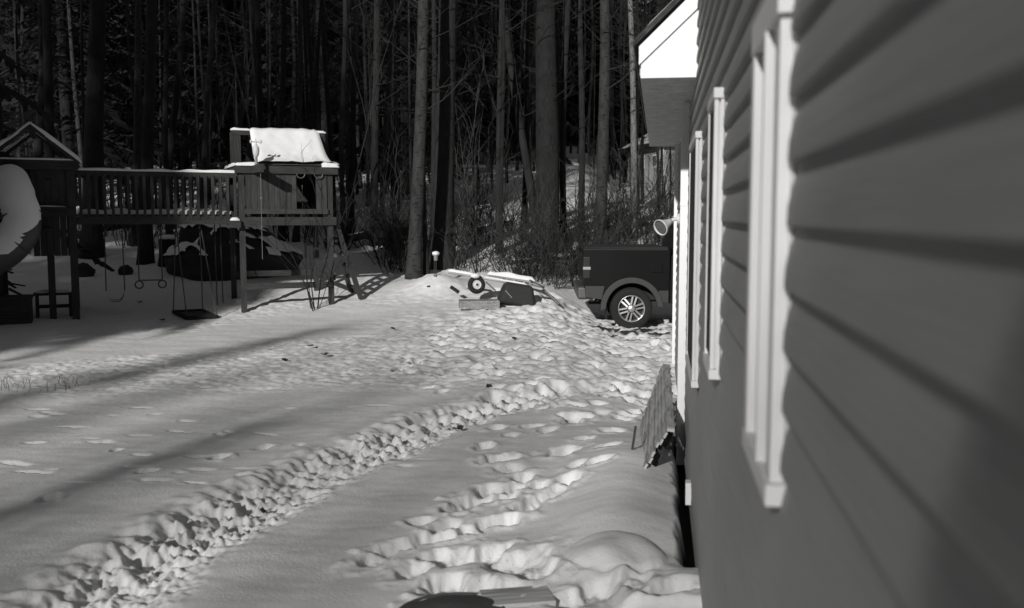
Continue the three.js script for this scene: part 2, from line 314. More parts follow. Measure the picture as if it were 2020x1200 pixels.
// ---------------------------------------------------------------- the house on the right
const house = thing('house', 'pale grey clapboard house with white trim along the snowy yard', 'house', [0, 0, 0], WALL_TURN);
const wallS = (px, lat = WL) => { const a = Math.atan((px - 1010) / FP * 1.0) + WALL_TURN; return lat / Math.tan(a); };   // distance along the wall of a point seen at column px
const S1 = 6.35, S2 = 12.2, EAVE = 2.74, OVER = 0.37, TOP = 5.2, COURSE = 0.1105;
const CAS = 0.05;                                             // how far the window casings stand out
const wins = [                                                // near end, far end (distance along wall), sill, head
  [wallS(1388), wallS(1357, WL - CAS), 0.96, 2.27], [wallS(1433), wallS(1392, WL - CAS), 1.3, 2.27], [wallS(1572), wallS(1475, WL - 0.04), 1.37, 2.2],
];
{
  const wall = new THREE.Group(); wall.name = 'wall'; house.add(wall);
  const f = rngOf(5);
  function course(s0, s1, y0) {
    const L = s1 - s0, o = rr(-0.001, 0.001, f), pr = [[0, -0.004], [0.0215, -0.004], [0.0225, 0.002], [0.021, 0.03], [0.016, 0.058], [0.009, 0.085], [0.0035, COURSE]].map(([d, y]) => [d + o, y]);
    const P = [], U = [], I = [], k = pr.length, off = f() * 5;
    for (const e of [0, 1]) for (let i = 0; i < k; i++) { P.push(WL + 0.002 - pr[i][0], y0 + pr[i][1], -(s0 + L * e)); U.push((s0 + L * e) * 0.6 + off, pr[i][1] * 2.2 + y0); }
    for (let i = 0; i < k - 1; i++) I.push(i, i + 1, k + i + 1, i, k + i + 1, k + i);
    for (let i = 1; i < k - 1; i++) { I.push(0, i + 1, i); I.push(k, k + i, k + i + 1); }
    const g = new THREE.BufferGeometry(); g.setAttribute('position', new THREE.Float32BufferAttribute(P, 3)); g.setAttribute('uv', new THREE.Float32BufferAttribute(U, 2)); g.setIndex(I);
    const n = g.toNonIndexed(); n.computeVertexNormals(); obj('siding_board', n, M.siding, wall);
  }
  for (let i = 0, y = -0.0395; y < TOP - COURSE; i++, y += COURSE) {
    const end = y + COURSE * 0.6 > EAVE ? S1 : S2; let cuts = [[-3.0, end]];
    for (const [n, fa, y0, y1] of wins) if (y + COURSE > y0 - 0.01 && y < y1 + 0.01) cuts = cuts.flatMap(([a, b]) => n > a && fa < b ? [[a, n - 0.001], [fa + 0.001, b]] : [[a, b]]);
    const seam = 7.4 + ((i * 2.3) % 3.1); cuts = cuts.flatMap(([a, b]) => seam > a + 0.3 && seam < b - 0.3 ? [[a, seam - 0.001], [seam + 0.001, b]] : [[a, b]]);
    for (const [a, b] of cuts) if (b - a > 0.02) course(a, b, y);
  }
  obj('foundation', [box(7.9, 1.2, S2 + 3.1, WL + 0.03 + 3.95, -0.62, -(S2 - 3.1) / 2)], M.concrete, house);
  obj('sheathing', [box(8, TOP, S1 + 3, WL + 0.008 + 4, TOP / 2, -(S1 - 3) / 2), box(8, EAVE, S2 - S1, WL + 0.008 + 4, EAVE / 2, -(S1 + S2) / 2)], M.siding, house);
  // windows with their casings
  wins.forEach(([n, fa, y0, y1], i) => {
    const w = new THREE.Group(); w.name = 'window'; house.add(w);
    const x = d => WL - d, cw = 0.035, zc = -(n + fa) / 2, L = fa - n, hc = (y0 + y1) / 2, Hh = y1 - y0;
    const jamb = s => { const o = s < (n + fa) / 2 ? -1 : 1, strip = (d0, d1, len, back) => box(d1 - d0, Hh, len, x((d0 + d1) / 2), hc, -(s + o * (cw / 2 + 0.018 - back - len / 2)));
      return [box(0.036, Hh - 0.002, cw - 0.012, x(0.018), hc, -(s - o * 0.006)), strip(0, 0.011, 0.018, 0), strip(0.0165, 0.0285, 0.03, 0.008), strip(0.036, CAS, cw + 0.006, 0.012)]; };
    for (const s of [n + cw / 2 + 0.02, fa - cw / 2 - 0.02]) jamb(s).forEach((g, k) => obj(['casing', 'edge_channel', 'moulding', 'front_board'][k], [g], M.trim, w));
    if (i === 2) {                                            // the near window: flat trim, a storm frame standing proud of recessed glass
      while (w.children.length) w.remove(w.children[0]);
      const slab = (name, d0, d1, a, b, m = M.trim, h0 = y0, h1 = y1) => obj(name, [box(d1 - d0, h1 - h0, b - a, x((d0 + d1) / 2), (h0 + h1) / 2, -(a + b) / 2)], m, w);
      slab('edge_channel', 0, 0.012, n, n + 0.02); slab('casing', 0, 0.035, n + 0.021, n + 0.085); slab('casing', 0, 0.04, fa - 0.06, fa - 0.002);
      slab('storm_frame', 0.018, 0.045, n + 0.17, n + 0.195); slab('storm_frame', 0.018, 0.032, n + 0.3, n + 0.32);
      slab('head_casing', 0, 0.042, n + 0.002, fa - 0.004, M.trim, y1 + 0.001, y1 + 0.07); slab('sill', 0, 0.044, n + 0.002, fa - 0.004, M.trim, y0 - 0.04, y0 - 0.001);
      slab('pane', 0.008, 0.014, n + 0.086, fa - 0.061, M.glass); slab('storm_pane', 0.028, 0.031, n + 0.196, n + 0.299, M.glass);
      return;
    }
    obj('head_casing', [box(CAS + 0.004, cw, L, x(CAS / 2 + 0.002), y1 + cw / 2 - 0.001, zc)], M.trim, w);
    obj('sill', [box(CAS + 0.004, 0.035, L - 0.002, x(CAS / 2 + 0.002), y0 - 0.0185, zc)], M.trim, w);
    const gi = n + cw + 0.03, ge = fa - cw - 0.03;
    const bl = 0.022;
    const sashBars = [box(0.034, Hh - 0.01, bl, x(0.017), hc, -(gi + bl / 2 - 0.008)), box(0.034, Hh - 0.01, bl, x(0.017), hc, -(ge - bl / 2 + 0.008)), box(0.036, 0.035, ge - gi - bl, x(0.018), hc, zc), box(0.034, 0.03, ge - gi - bl, x(0.017), y1 - 0.016, zc), box(0.034, 0.03, ge - gi - bl, x(0.017), y0 + 0.016, zc)]; if (i === 2) sashBars.forEach(g => obj('sash_bar', [g], M.trim, w));
    obj(i === 2 ? 'pane' : 'insect_screen', [box(0.012, Hh - 0.05, ge - gi + (i === 2 ? -0.01 : 0.015), x(i === 2 ? 0.012 : 0.039), hc, zc)], i === 2 ? M.glass : M.screen, w);
  });
  // corner posts
  obj('corner_post', [box(0.055, EAVE - 0.01, 0.09, WL - 0.0275, EAVE / 2, -(S2 + 0.045))], M.trim, house);
  obj('corner_post', [box(0.05, TOP - EAVE - 0.5, 0.09, WL - 0.025, (TOP + EAVE + 0.5) / 2, -(S1 + 0.047))], M.trim, house);
  // lower wing's eave: soffit, gutter board, boxed end with its rake board, roof with snow
  const x0 = WL - OVER, rise = 0.97;
  obj('soffit', [box(OVER, 0.02, S2 + 0.3 - S1, WL - OVER / 2, EAVE + 0.01, -(S1 + S2 + 0.3) / 2)], M.soffit, house);
  obj('fascia', [box(0.024, 0.15, S2 + 0.3 - S1, x0 + 0.008, EAVE + 0.09, -(S1 + S2 + 0.3) / 2)], M.soffit, house);
  obj('boxed_end', [extrude([[x0 + 0.004, EAVE - 0.006], [WL, EAVE - 0.006], [WL, EAVE + 0.16 + OVER * rise], [x0 + 0.004, EAVE + 0.16]], 0.03, -S1)], M.trim, house);
  const rk = obj('rake_board', [extrude([[x0 - 0.01, EAVE + 0.075], [WL + 0.0, EAVE + 0.075 + OVER * rise], [WL + 0.0, EAVE + 0.2 + OVER * rise], [x0 - 0.01, EAVE + 0.19]], 0.016, -S1 + 0.034)], M.trim, house);
  const roof = obj('roof', [extrude([[x0 - 0.04, EAVE + 0.19], [WL + 4, EAVE + 0.19 + (OVER + 4.04) * rise], [WL + 4, EAVE + 0.23 + (OVER + 4.04) * rise], [x0 - 0.04, EAVE + 0.235]], S2 + 0.35 - S1 + 0.07, -(S2 + 0.35))], M.shingle, house);
  obj('snow', [sheet(80, 14, (u, v) => { const a = -0.02 + v * 1.6, s = S1 - 0.05 + u * (S2 + 0.3 - S1), e = Math.sqrt(Math.min(1, Math.min(u * 60, (1 - u) * 60, v * 9))); return V(x0 - 0.03 + a, EAVE + 0.235 + a * rise + 0.045 * e * (1 + 0.5 * ns(s * 2, a * 3)), -s); })], M.snowCap, house);
  obj('upper_roof', [extrude([[WL - 0.4, TOP], [WL + 4, TOP + 3.2], [WL + 8.4, TOP], [WL + 8.4, TOP + 0.15], [WL + 4, TOP + 3.4], [WL - 0.4, TOP + 0.15]], S1 + 3.1, -S1)], M.shingle, house);
  obj('gable_wall', [extrude([[WL + 0.01, TOP - 0.01], [WL + 8, TOP - 0.01], [WL + 4, TOP + 3.1]], S1 + 2.9, -S1 + 0.05)], M.siding, house);
  // rain pipe
  const ds = wallS(1357, WL - 0.01), dp = obj('downspout', [box(0.06, EAVE + 0.1, 0.075, WL - 0.046, EAVE / 2 - 0.08, -ds)], M.trim, house);
  for (const y of [1.95, 0.7]) obj('strap', [box(0.064, 0.03, 0.085, WL - 0.046, y, -ds)], M.trim, dp);
  obj('vent_hood', [box(0.035, 0.14, 0.08, WL - 0.035, 0.13, -wallS(1377))], M.trim, house);
}
{ // flood light on the wall near the far corner
  const s = wallS(1343, WL), p = fromWall(WL, EYE + slope(432) * s * 0.985, s);
  const t = thing('flood_light', 'white outdoor flood light on a swivel arm near the house corner', 'lamp', [p.x, p.y, p.z], WALL_TURN);
  obj('mounting_plate', [new THREE.CylinderGeometry(0.06, 0.06, 0.03, 20).rotateZ(Math.PI / 2).translate(-0.032, 0, 0)], M.lampShell, t);
  obj('arm', [tube([V(-0.03, 0, 0), V(-0.08, -0.004, 0.01), V(-0.13, -0.035, 0.02)], [0.022, 0.02, 0.024], 10)], M.lampShell, t);
  const hd = new THREE.Group(); hd.name = 'head'; hd.position.set(-0.125, -0.03, 0.02); hd.quaternion.setFromUnitVectors(V(0, 1, 0), V(-0.62, -0.4, 0.68).normalize()); t.add(hd);
  obj('shell', [lathe([[0.001, -0.02], [0.032, -0.015], [0.04, 0.03], [0.06, 0.09], [0.088, 0.14], [0.093, 0.16], [0.086, 0.165], [0.08, 0.155]], 28)], M.lampShell, hd);
  obj('lens', [lathe([[0.001, 0.152], [0.05, 0.15], [0.081, 0.144]], 28)], M.lens, hd);
}

// ---------------------------------------------------------------- the play set
const PT = 24 * Math.PI / 180, PO = { x: side(482, 628) * 17.6, z: -17.6 };
const pc = Math.cos(PT), ps = Math.sin(PT);
const pw = (x, y, z) => V(PO.x + x * pc + z * ps, y, PO.z - x * ps + z * pc);                    // play-set frame to world
const plx = (px, py, lz) => { const t = side(px, py), Z0 = 17.6; return (t * (Z0 - lz * pc) - PO.x - lz * ps) / (pc - t * ps); };
const plZ = (lx, lz) => 17.6 + lx * ps - lz * pc;
const ply = (py, lx, lz) => EYE + slope(py) * plZ(lx, lz);
const W = 1.62, D = 1.25, DECK = 1.94;
const play = thing('play_set', 'weathered wooden play set with two towers joined by a railed bridge', 'play set', [PO.x, 0, PO.z], PT);
const playSnow = new THREE.Group();                           // snow that lies on it: its own objects, same frame
const gy = (x, z) => { const p = pw(x, 0, z); return height(p.x, p.z) - 0.08; };
function snowOn(geos, label, cat = 'snow') { const m = obj('snow_cover', geos, M.snowCap); m.position.set(PO.x, 0, PO.z); m.rotation.y = PT; tag(m, label, cat, null, 'stuff'); return m; }
{
  const post = (x, z, top, w = 0.095) => obj('post', [box(w, top - gy(x, z), w, x, (top + gy(x, z)) / 2, z)], M.wood, play);
  // right tower
  const tower = new THREE.Group(); tower.name = 'tower'; play.add(tower);
  for (const [x, z] of [[0, 0], [W, 0], [0, -D], [W, -D]]) post(x, z, 2.66);
  const RT = 2.74;
  obj('deck', [box(W + 0.06, 0.04, D, W / 2, DECK, -D / 2)], M.wood, tower);
  obj('rim_beam', [box(W + 0.2, 0.15, 0.045, W / 2, 1.77, 0.072)], M.wood, tower);
  obj('rim_beam', [box(W + 0.16, 0.15, 0.045, W / 2, 1.77, -D - 0.07)], M.wood, tower);
  for (const x of [-0.07, W + 0.07]) obj('rim_beam', [box(0.045, 0.15, D + 0.09, x, 1.772, -D / 2)], M.wood, tower);
  obj('sill_board', [box(W - 0.1, 0.09, 0.05, W / 2, DECK + 0.01, 0.062)], M.woodPale, tower);
  obj('top_beam', [box(W + 0.26, 0.14, 0.06, W / 2 + 0.01, RT - 0.03, 0.082)], M.wood, tower);
  obj('top_beam', [box(W + 0.26, 0.14, 0.06, W / 2, RT - 0.03, -D - 0.08)], M.wood, tower);
  for (const x of [-0.08, W + 0.08]) obj('top_beam', [box(0.045, 0.13, D + 0.1, x, RT - 0.032, -D / 2)], M.wood, tower);
  const f = rngOf(9);
  for (let i = 0; i < 9; i++) obj('wall_board', [box(0.095, 0.69, 0.022, 0.12 + i * 0.102, 2.325, 0.045 + rr(-.004, .004, f))], i % 3 ? M.woodPale : M.wood, tower);
  for (let i = 0; i < 2; i++) obj('wall_board', [box(0.095, 0.69, 0.022, 1.4 + i * 0.105, 2.325, 0.046)], M.woodPale, tower);
  for (let i = 0; i < 15; i++) obj('wall_board', [box(0.095, 0.69, 0.022, 0.06 + i * 0.105, 2.325, -D - 0.035)], M.wood, tower);
  for (let i = 0; i < 10; i++) for (const x of [-0.035, W + 0.035]) if (x > 0 || i < 1) obj('wall_board', [box(0.022, 0.69, 0.095, x, 2.325, -0.12 - i * 0.11)], M.wood, tower);
  for (const [x, w] of [[0.005, 0.19], [W + 0.0, 0.15]]) obj('gable_upright', [box(w, 3.42 - 2.7, 0.045, x, (3.42 + 2.7) / 2, -D / 2)], M.wood, tower);
  obj('ridge_beam', [box(W + 0.12, 0.09, 0.07, W / 2, 3.42, -D / 2)], M.wood, tower);
  // sagging roof sheet, front and back
  const roofAt = (u, v, up = 0) => { const sgn = v < 0.5 ? 1 : -1, a = Math.abs(v - 0.5) * 2, xx = 0.27 - 0.02 * a + 0.1 * Math.max(0, 0) + u * (1.3 + 0.1 * a + 0.14 * Math.pow(a, 5)); return V(xx, 3.47 - (3.47 - RT - 0.06) * (1 - Math.pow(1 - a, 1.55)) + up, -D / 2 + sgn * (D / 2 + 0.13) * Math.pow(a, 0.92)); };
  obj('roof_sheet', [sheet(14, 40, (u, v) => roofAt(u, v))], M.fabric, tower);
  snowOn([sheet(30, 60, (u, v) => { const p = roofAt(u, v), e = Math.sqrt(Math.min(1, Math.min(u, 1 - u) * 14 + 0.02)); p.y += 0.012 + e * (0.05 + 0.025 * ns(p.x * 4, p.z * 4) + 0.012 * ns(p.x * 12, p.z * 12)); p.z += (v < 0.5 ? 1 : -1) * 0.025 * e; return p; }),
    snowRidge(V(-0.08, 3.462, -D / 2), V(0.3, 3.462, -D / 2), 0.1, 0.06, 2), snowRidge(V(1.4, 3.462, -D / 2), V(W + 0.09, 3.462, -D / 2), 0.1, 0.06, 3),
    snowRidge(V(1.45, RT + 0.035, 0.08), V(W + 0.16, RT + 0.035, 0.08), 0.12, 0.16, 4), snowRidge(V(-0.13, RT + 0.035, 0.05), V(0.32, RT + 0.035, 0.08), 0.13, 0.1, 5), snowRidge(V(-0.1, RT + 0.03, -D), V(-0.1, RT + 0.03, 0.0), 0.06, 0.08, 6),
  ], 'thick snow lying on the sagging roof of the right play tower');
  // arm reaching out at the top left, with its rope
  obj('arm_beam', [box(0.1, 0.14, 0.62, 0.24, RT - 0.035, 0.4)], M.wood, tower);
  for (const [y, z, w] of [[0.735, 0.05, W], [0.58, 0.06, W]]) obj('brace', [box(w, 0.11, 0.04, W / 2, y, z - (y > 0.7 ? D + 0.0 : 0) + (y > 0.7 ? -0.11 : 0.01))], M.wood, play);
  obj('brace', [box(0.04, 0.11, D, W + 0.07, 0.7, -D / 2)], M.wood, play);
  // ring handles in the opening
  for (const px of [592, 627]) { const x = plx(px, 345, 0.05); obj('handle', [new THREE.TorusGeometry(0.075, 0.011, 8, 24, Math.PI).rotateZ(Math.PI).translate(x, RT - 0.1, 0.1)], M.steel, tower); }
  // ladder on the right
  const lad = new THREE.Group(); lad.name = 'ladder'; play.add(lad);
  const yb = gy(2.35, -0.75) - 0.02, rail = (z) => [V(W + 0.1, DECK - 0.1, z), V(W + 0.62, yb, z - 0.04)];
  for (const z of [-0.1, -0.72]) { const [a, b] = rail(z); obj('rail', [bar(a, b, 0.07, 0.1)], M.wood, lad); }
  for (let i = 1; i < 7; i++) { const [a, b] = rail(-0.1), [c, d] = rail(-0.72), t = i / 7; obj('rung', [bar(a.clone().lerp(b, t), c.clone().lerp(d, t), 0.08, 0.045)], M.wood, lad); }
  // bridge
  const bridge = new THREE.Group(); bridge.name = 'bridge'; play.add(bridge);
  const bl = plx(150, 430, 0), br = -0.06, bL = br - bl, bm = (bl + br) / 2;
  for (const z of [-0.04, -1.05]) {
    obj('beam', [box(bL, 0.14, 0.07, bm, 1.79, z)], M.wood, bridge); obj('top_rail', [box(bL, 0.09, 0.05, bm, 2.6, z)], M.wood, bridge);
    const n = 21; for (let i = 0; i < n; i++) obj('baluster', [box(0.05, 0.78, 0.03, bl + bL * (i + 0.6) / n, 2.2, z + 0.03)], M.wood, bridge);
  }
  for (let i = 0; i < 24; i++) obj('deck_plank', [box(bL / 24 - 0.012, 0.03, 1.0, bl + bL * (i + 0.5) / 24, 1.88, -0.545)], M.wood, bridge);
  snowOn([snowRidge(V(bl, 2.645, -0.04), V(br, 2.645, -0.04), 0.075, 0.055, 8), snowRidge(V(bl, 2.645, -1.05), V(br, 2.645, -1.05), 0.075, 0.05, 9)], 'line of snow along the top rails of the play set bridge');
  snowOn([snowRidge(V(bl + 0.03, 1.895, -0.54), V(br - 0.03, 1.895, -0.54), 0.86, 0.13, 10)], 'snow lying on the walkway of the play set bridge');
  // left tower
  const lt = new THREE.Group(); lt.name = 'tower'; play.add(lt);
  const lw = 1.16, xr = bl - 0.06, xl = xr - lw, xm = (xr + xl) / 2;
  for (const [x, z] of [[xr, 0], [xl, 0], [xr, -D], [xl, -D]]) obj('post', [box(0.12, 2.7 - gy(x, z), 0.12, x, (2.7 + gy(x, z)) / 2, z)], M.wood, play);
  obj('post', [box(0.11, 1.9 - gy(xm + 0.25, -0.1), 0.11, xm + 0.22, (1.9 + gy(xm + 0.25, -0.1)) / 2, -0.1)], M.wood, play);
  obj('deck', [box(lw, 0.04, D, xm, 1.6, -D / 2)], M.wood, lt);
  obj('rim_beam', [box(lw + 0.1, 0.14, 0.045, xm, 1.92, 0.085)], M.wood, lt); obj('rim_beam', [box(lw + 0.1, 0.14, 0.045, xm, 1.92, -D - 0.085)], M.wood, lt);
  for (let i = 0; i < 11; i++) { obj('wall_board', [box(0.098, 0.72, 0.022, xl + 0.08 + i * 0.104, 2.35, -D - 0.045)], M.wood, lt); if (i > 4) obj('wall_board', [box(0.098, 0.72, 0.022, xl + 0.08 + i * 0.104, 2.35, 0.032)], M.wood, lt); if (i > 4) obj('wall_board', [box(0.098, 0.66, 0.022, xl + 0.08 + i * 0.104, 1.52, 0.02)], M.wood, lt); }
  for (let i = 0; i < 10; i++) obj('wall_board', [box(0.022, 0.66, 0.11, xr - 0.02, 1.52, -0.12 - i * 0.114)], M.wood, lt);
  obj('top_beam', [box(lw + 0.24, 0.16, 0.05, xm, 2.72, 0.09)], M.wood, lt); obj('top_beam', [box(lw + 0.24, 0.16, 0.05, xm, 2.72, -D - 0.09)], M.wood, lt);
  for (const x of [xr + 0.1, xl - 0.1]) obj('top_beam', [box(0.05, 0.14, D + 0.13, x, 2.722, -D / 2)], M.wood, lt);
  const pk = 3.36; for (const z of [0.06, -D - 0.06]) for (const s of [-1, 1]) obj('rafter', [bar(V(xm - s * 0.01, pk, z), V(xm + s * 0.72, 2.74, z), 0.05, 0.12)], M.wood, lt);
  obj('ridge_beam', [box(0.07, 0.1, D + 0.2, xm, pk - 0.07, -D / 2)], M.wood, lt);
  snowOn([0.06, -D - 0.06].flatMap(z => [-1, 1].map(s => snowRidge(V(xm - s * 0.03, pk + 0.03, z), V(xm + s * 0.76, 2.76, z), 0.12, 0.1, 11 + s + z))).concat([snowRidge(V(xl - 0.1, 2.8, 0.09), V(xr + 0.1, 2.8, 0.09), 0.06, 0.035, 15)]), 'snow along the peaked rafters of the left play tower');
  obj('ledge', [box(0.5, 0.04, 0.14, xm + 0.28, 2.0, 0.12)], M.wood, lt);
  snowOn([snowRidge(V(xm + 0.05, 2.02, 0.12), V(xm + 0.5, 2.02, 0.12), 0.13, 0.03, 16)], 'thin snow on the front ledge of the left play tower');
  // tube slide
  const sx = xm - 0.3, sp = [V(sx, 2.2, -0.3), V(sx, 2.34, 0.25), V(sx, 2.36, 0.55), V(sx + 0.1, 2.1, 0.86), V(sx + 0.16, 1.72, 0.98), V(sx - 0.02, 1.4, 1.02), V(sx - 0.5, 1.08, 1.05), V(sx - 1.1, 0.74, 1.05), V(sx - 1.8, 0.48, 1.05), V(sx - 2.5, 0.3, 1.05)];
  const cur = new THREE.CatmullRomCurve3(sp), cp = cur.getPoints(60);
  const sl = new THREE.Group(); sl.name = 'slide'; play.add(sl);
  obj('slide_tube', [tube(cp, 0.28, 28, false)], M.slide, sl);
  for (let i = 8; i < 60; i += 8) { const t = cur.getTangent(i / 60), q = new THREE.Quaternion().setFromUnitVectors(V(0, 0, 1), t); obj('flange', [new THREE.TorusGeometry(0.285, 0.018, 8, 32).applyQuaternion(q).translate(cp[i].x, cp[i].y, cp[i].z)], M.slide, sl); }
  snowOn([tube(cp.slice(6).map((p, i) => { const q = p.clone(); q.y += 0.05; q.z += 0.03; return q; }), i => (a => 0.275 + 0.02 * ns(i * 0.4, Math.cos(a) * 2)), 28, false)].map(g => { // keep the upper half
    const p = g.attributes.position, n = g.attributes.normal, I = [], ix = g.index.array; for (let k = 0; k < ix.length; k += 3) { const yy = (n.getY(ix[k]) + n.getY(ix[k + 1]) + n.getY(ix[k + 2])) / 3, zz = n.getZ(ix[k]); if (yy + 0.35 * zz + 0.25 * ns(p.getX(ix[k]) * 4, p.getY(ix[k]) * 4) > 0.05) I.push(ix[k], ix[k + 1], ix[k + 2]); } g.setIndex(I); return g; }), 'snow coating the upper side of the tube slide');
  // bench under the left tower, and the box at the slide's side
  const bx = plx(105, 575, -0.35), bt = thing('bench', 'low dark wooden bench under the left play tower', 'bench', [0, 0, 0]);
  bt.position.copy(pw(bx, 0, -0.35)); bt.rotation.y = PT; const by = gy(bx, -0.35) + 0.06;
  obj('seat', [box(0.62, 0.045, 0.3, 0, by + 0.42, 0)], M.wood, bt); for (const x of [-0.26, 0.26]) obj('leg', [box(0.05, 0.44, 0.26, x, by + 0.18, 0)], M.wood, bt); obj('stretcher', [box(0.5, 0.06, 0.04, 0, by + 0.2, 0)], M.wood, bt);
  snowOn([new THREE.BoxGeometry(0.001, 0.001, 0.001).deleteAttribute('uv') && snowRidge(V(bx - 0.28, by + 0.44, -0.35), V(bx + 0.28, by + 0.44, -0.35), 0.26, 0.06, 17)], 'small cap of snow on the bench under the left tower');
  const q = at(28, 605, 15.9), bo = thing('storage_box', 'dark wooden storage box beside the foot of the slide', 'box', [q.x - 0.1, height(q.x, q.z) - 0.02, q.z], PT);
  obj('body', [box(0.7, 0.42, 0.5, 0, 0.21, 0)], M.wood, bo); obj('lid', [box(0.74, 0.04, 0.54, 0, 0.442, 0)], M.wood, bo);
}
// things hung on or standing on the play set
function chain(a, b, r = 0.011, sag = 0) { const n = 8, p = []; for (let i = 0; i <= n; i++) { const t = i / n, q = a.clone().lerp(b, t); q.y -= sag * Math.sin(Math.PI * t); p.push(q); } return tube(p, r, 5); }
{
  const hang = (px, lz = -0.3) => plx(px, 500, lz), top = 1.74, yy = (py, lx, lz) => ply(py, lx, lz);
  const mk = (name, label, lx, lz) => { const t = thing(name, label, 'swing', [0, 0, 0], PT); t.position.copy(pw(lx, 0, lz)); return t; };
  { const a = hang(206), b = hang(243), y = yy(592, (a + b) / 2, -0.3), t = mk('belt_swing', 'belt swing with sagging dark seat hung from the bridge', (a + b) / 2, -0.3), h = (b - a) / 2;
    for (const s of [-1, 1]) obj('chain', [chain(V(s * h * 0.93, top, 0), V(s * h, y + 0.16, 0))], M.rope, t);
    obj('seat', [sheet(16, 4, (u, v) => V((u - 0.5) * 2 * h, y + 0.17 * Math.pow(Math.abs(u - 0.5) * 2, 4), (v - 0.5) * 0.14)), sheet(16, 4, (u, v) => V((u - 0.5) * 2 * h, y - 0.03 + 0.2 * Math.pow(Math.abs(u - 0.5) * 2, 4), (0.5 - v) * 0.14))], M.rubber, t); }
  { const a = hang(272), b = hang(318), y = yy(553, (a + b) / 2, -0.3), t = mk('trapeze_bar', 'trapeze bar with two rings hung from the bridge', (a + b) / 2, -0.3), h = (b - a) / 2;
    for (const s of [-1, 1]) { obj('chain', [chain(V(s * h, top, 0), V(s * h, y, 0))], M.rope, t); obj('ring', [new THREE.TorusGeometry(0.066, 0.012, 8, 28).translate(s * h, y - 0.075, 0)], M.rope, t); }
    obj('bar', [tube([V(-h, y, 0), V(h, y, 0)], 0.014, 8)], M.steel, t); }
  { const a = hang(332, 0.1), b = hang(420, 0.1), y = yy(620, (a + b) / 2, 0.1), cx = (a + b) / 2, t = mk('platform_swing', 'dark rectangular platform swing on four ropes below the bridge', cx, 0.1), h = (b - a) / 2, f = [V(-h * 0.8, y + 0.03, -0.32), V(h * 0.55, y + 0.03, -0.34), V(h, y - 0.03, 0.3), V(-h * 0.35, y - 0.03, 0.3)];
    obj('frame', f.map((p, i) => bar(p, f[(i + 1) % 4], 0.055, 0.05)), M.rubber, t);
    obj('mat', [sheet(8, 6, (u, v) => { const p = f[0].clone().lerp(f[1], u).lerp(f[3].clone().lerp(f[2], u), v); p.y -= 0.04 * Math.sin(Math.PI * u) * Math.sin(Math.PI * v) + 0.005; return p; })], M.fabric, t);
    f.forEach((p, i) => obj('rope', [chain(V(i === 0 || i === 3 ? -h * 0.55 : h * 0.55, top, i < 2 ? -0.42 : -0.38), p)], M.rope, t)); }
  { const x = hang(435, -0.8), t = mk('hanging_rope', 'pair of dark ropes hanging near the right tower posts', x, -0.8); obj('rope', [chain(V(0, top, 0), V(0.02, 0.22, 0)), chain(V(-0.1, top, 0), V(-0.09, 0.12, 0.02))], M.rope, t); }
  { const t = thing('climbing_rope', 'thin pale rope hanging from the beam of the right tower', 'rope', [0, 0, 0], PT); t.position.copy(pw(0.24, 0, 0.66)); obj('rope_line', [chain(V(0, 2.64, 0), V(0.0, 1.1, 0), 0.005)], M.ropePale, t); obj('knot', [new THREE.SphereGeometry(0.018, 10, 8).translate(0, 2.18, 0)], M.ropePale, t); }
  { const t = thing('bird_feeder', 'small pale spigot shaped feeder standing on the right tower beam', 'feeder', [0, 0, 0], PT); t.position.copy(pw(0.22, 2.75, 0.36));
    obj('stem', [lathe([[0.001, 0], [0.035, 0], [0.026, 0.05], [0.024, 0.17], [0.03, 0.18], [0.001, 0.18]], 16)], M.plastic, t);
    obj('bowl', [lathe([[0.03, 0.17], [0.05, 0.2], [0.058, 0.25], [0.062, 0.3], [0.055, 0.31], [0.06, 0.33], [0.035, 0.36], [0.018, 0.4], [0.012, 0.44], [0.001, 0.44]], 20)], M.lampShell, t);
    for (const s of [-1, 1]) obj('arm', [tube([V(0, 0.43, 0), V(s * 0.07, 0.435, 0)], [0.014, 0.01], 6), new THREE.SphereGeometry(0.026, 10, 8).scale(0.8, 1.3, 1).translate(s * 0.085, 0.437, 0)], M.lampShell, t);
    obj('finial', [tube([V(0, 0.43, 0), V(0, 0.49, 0)], [0.012, 0.008], 6)], M.lampShell, t); }
  { const x = plx(463, 435, 0.15), t = thing('beam_block', 'short dark beam end with snow on it at the bridge corner', 'block', [0, 0, 0], PT); t.position.copy(pw(x, 0, 0.1)); obj('block_body', [box(0.2, 0.13, 0.14, 0, 1.72, 0)], M.wood, t); obj('snow', [snowRidge(V(-0.08, 1.785, 0), V(0.09, 1.785, 0), 0.13, 0.09, 21)], M.snowCap, t); }
}

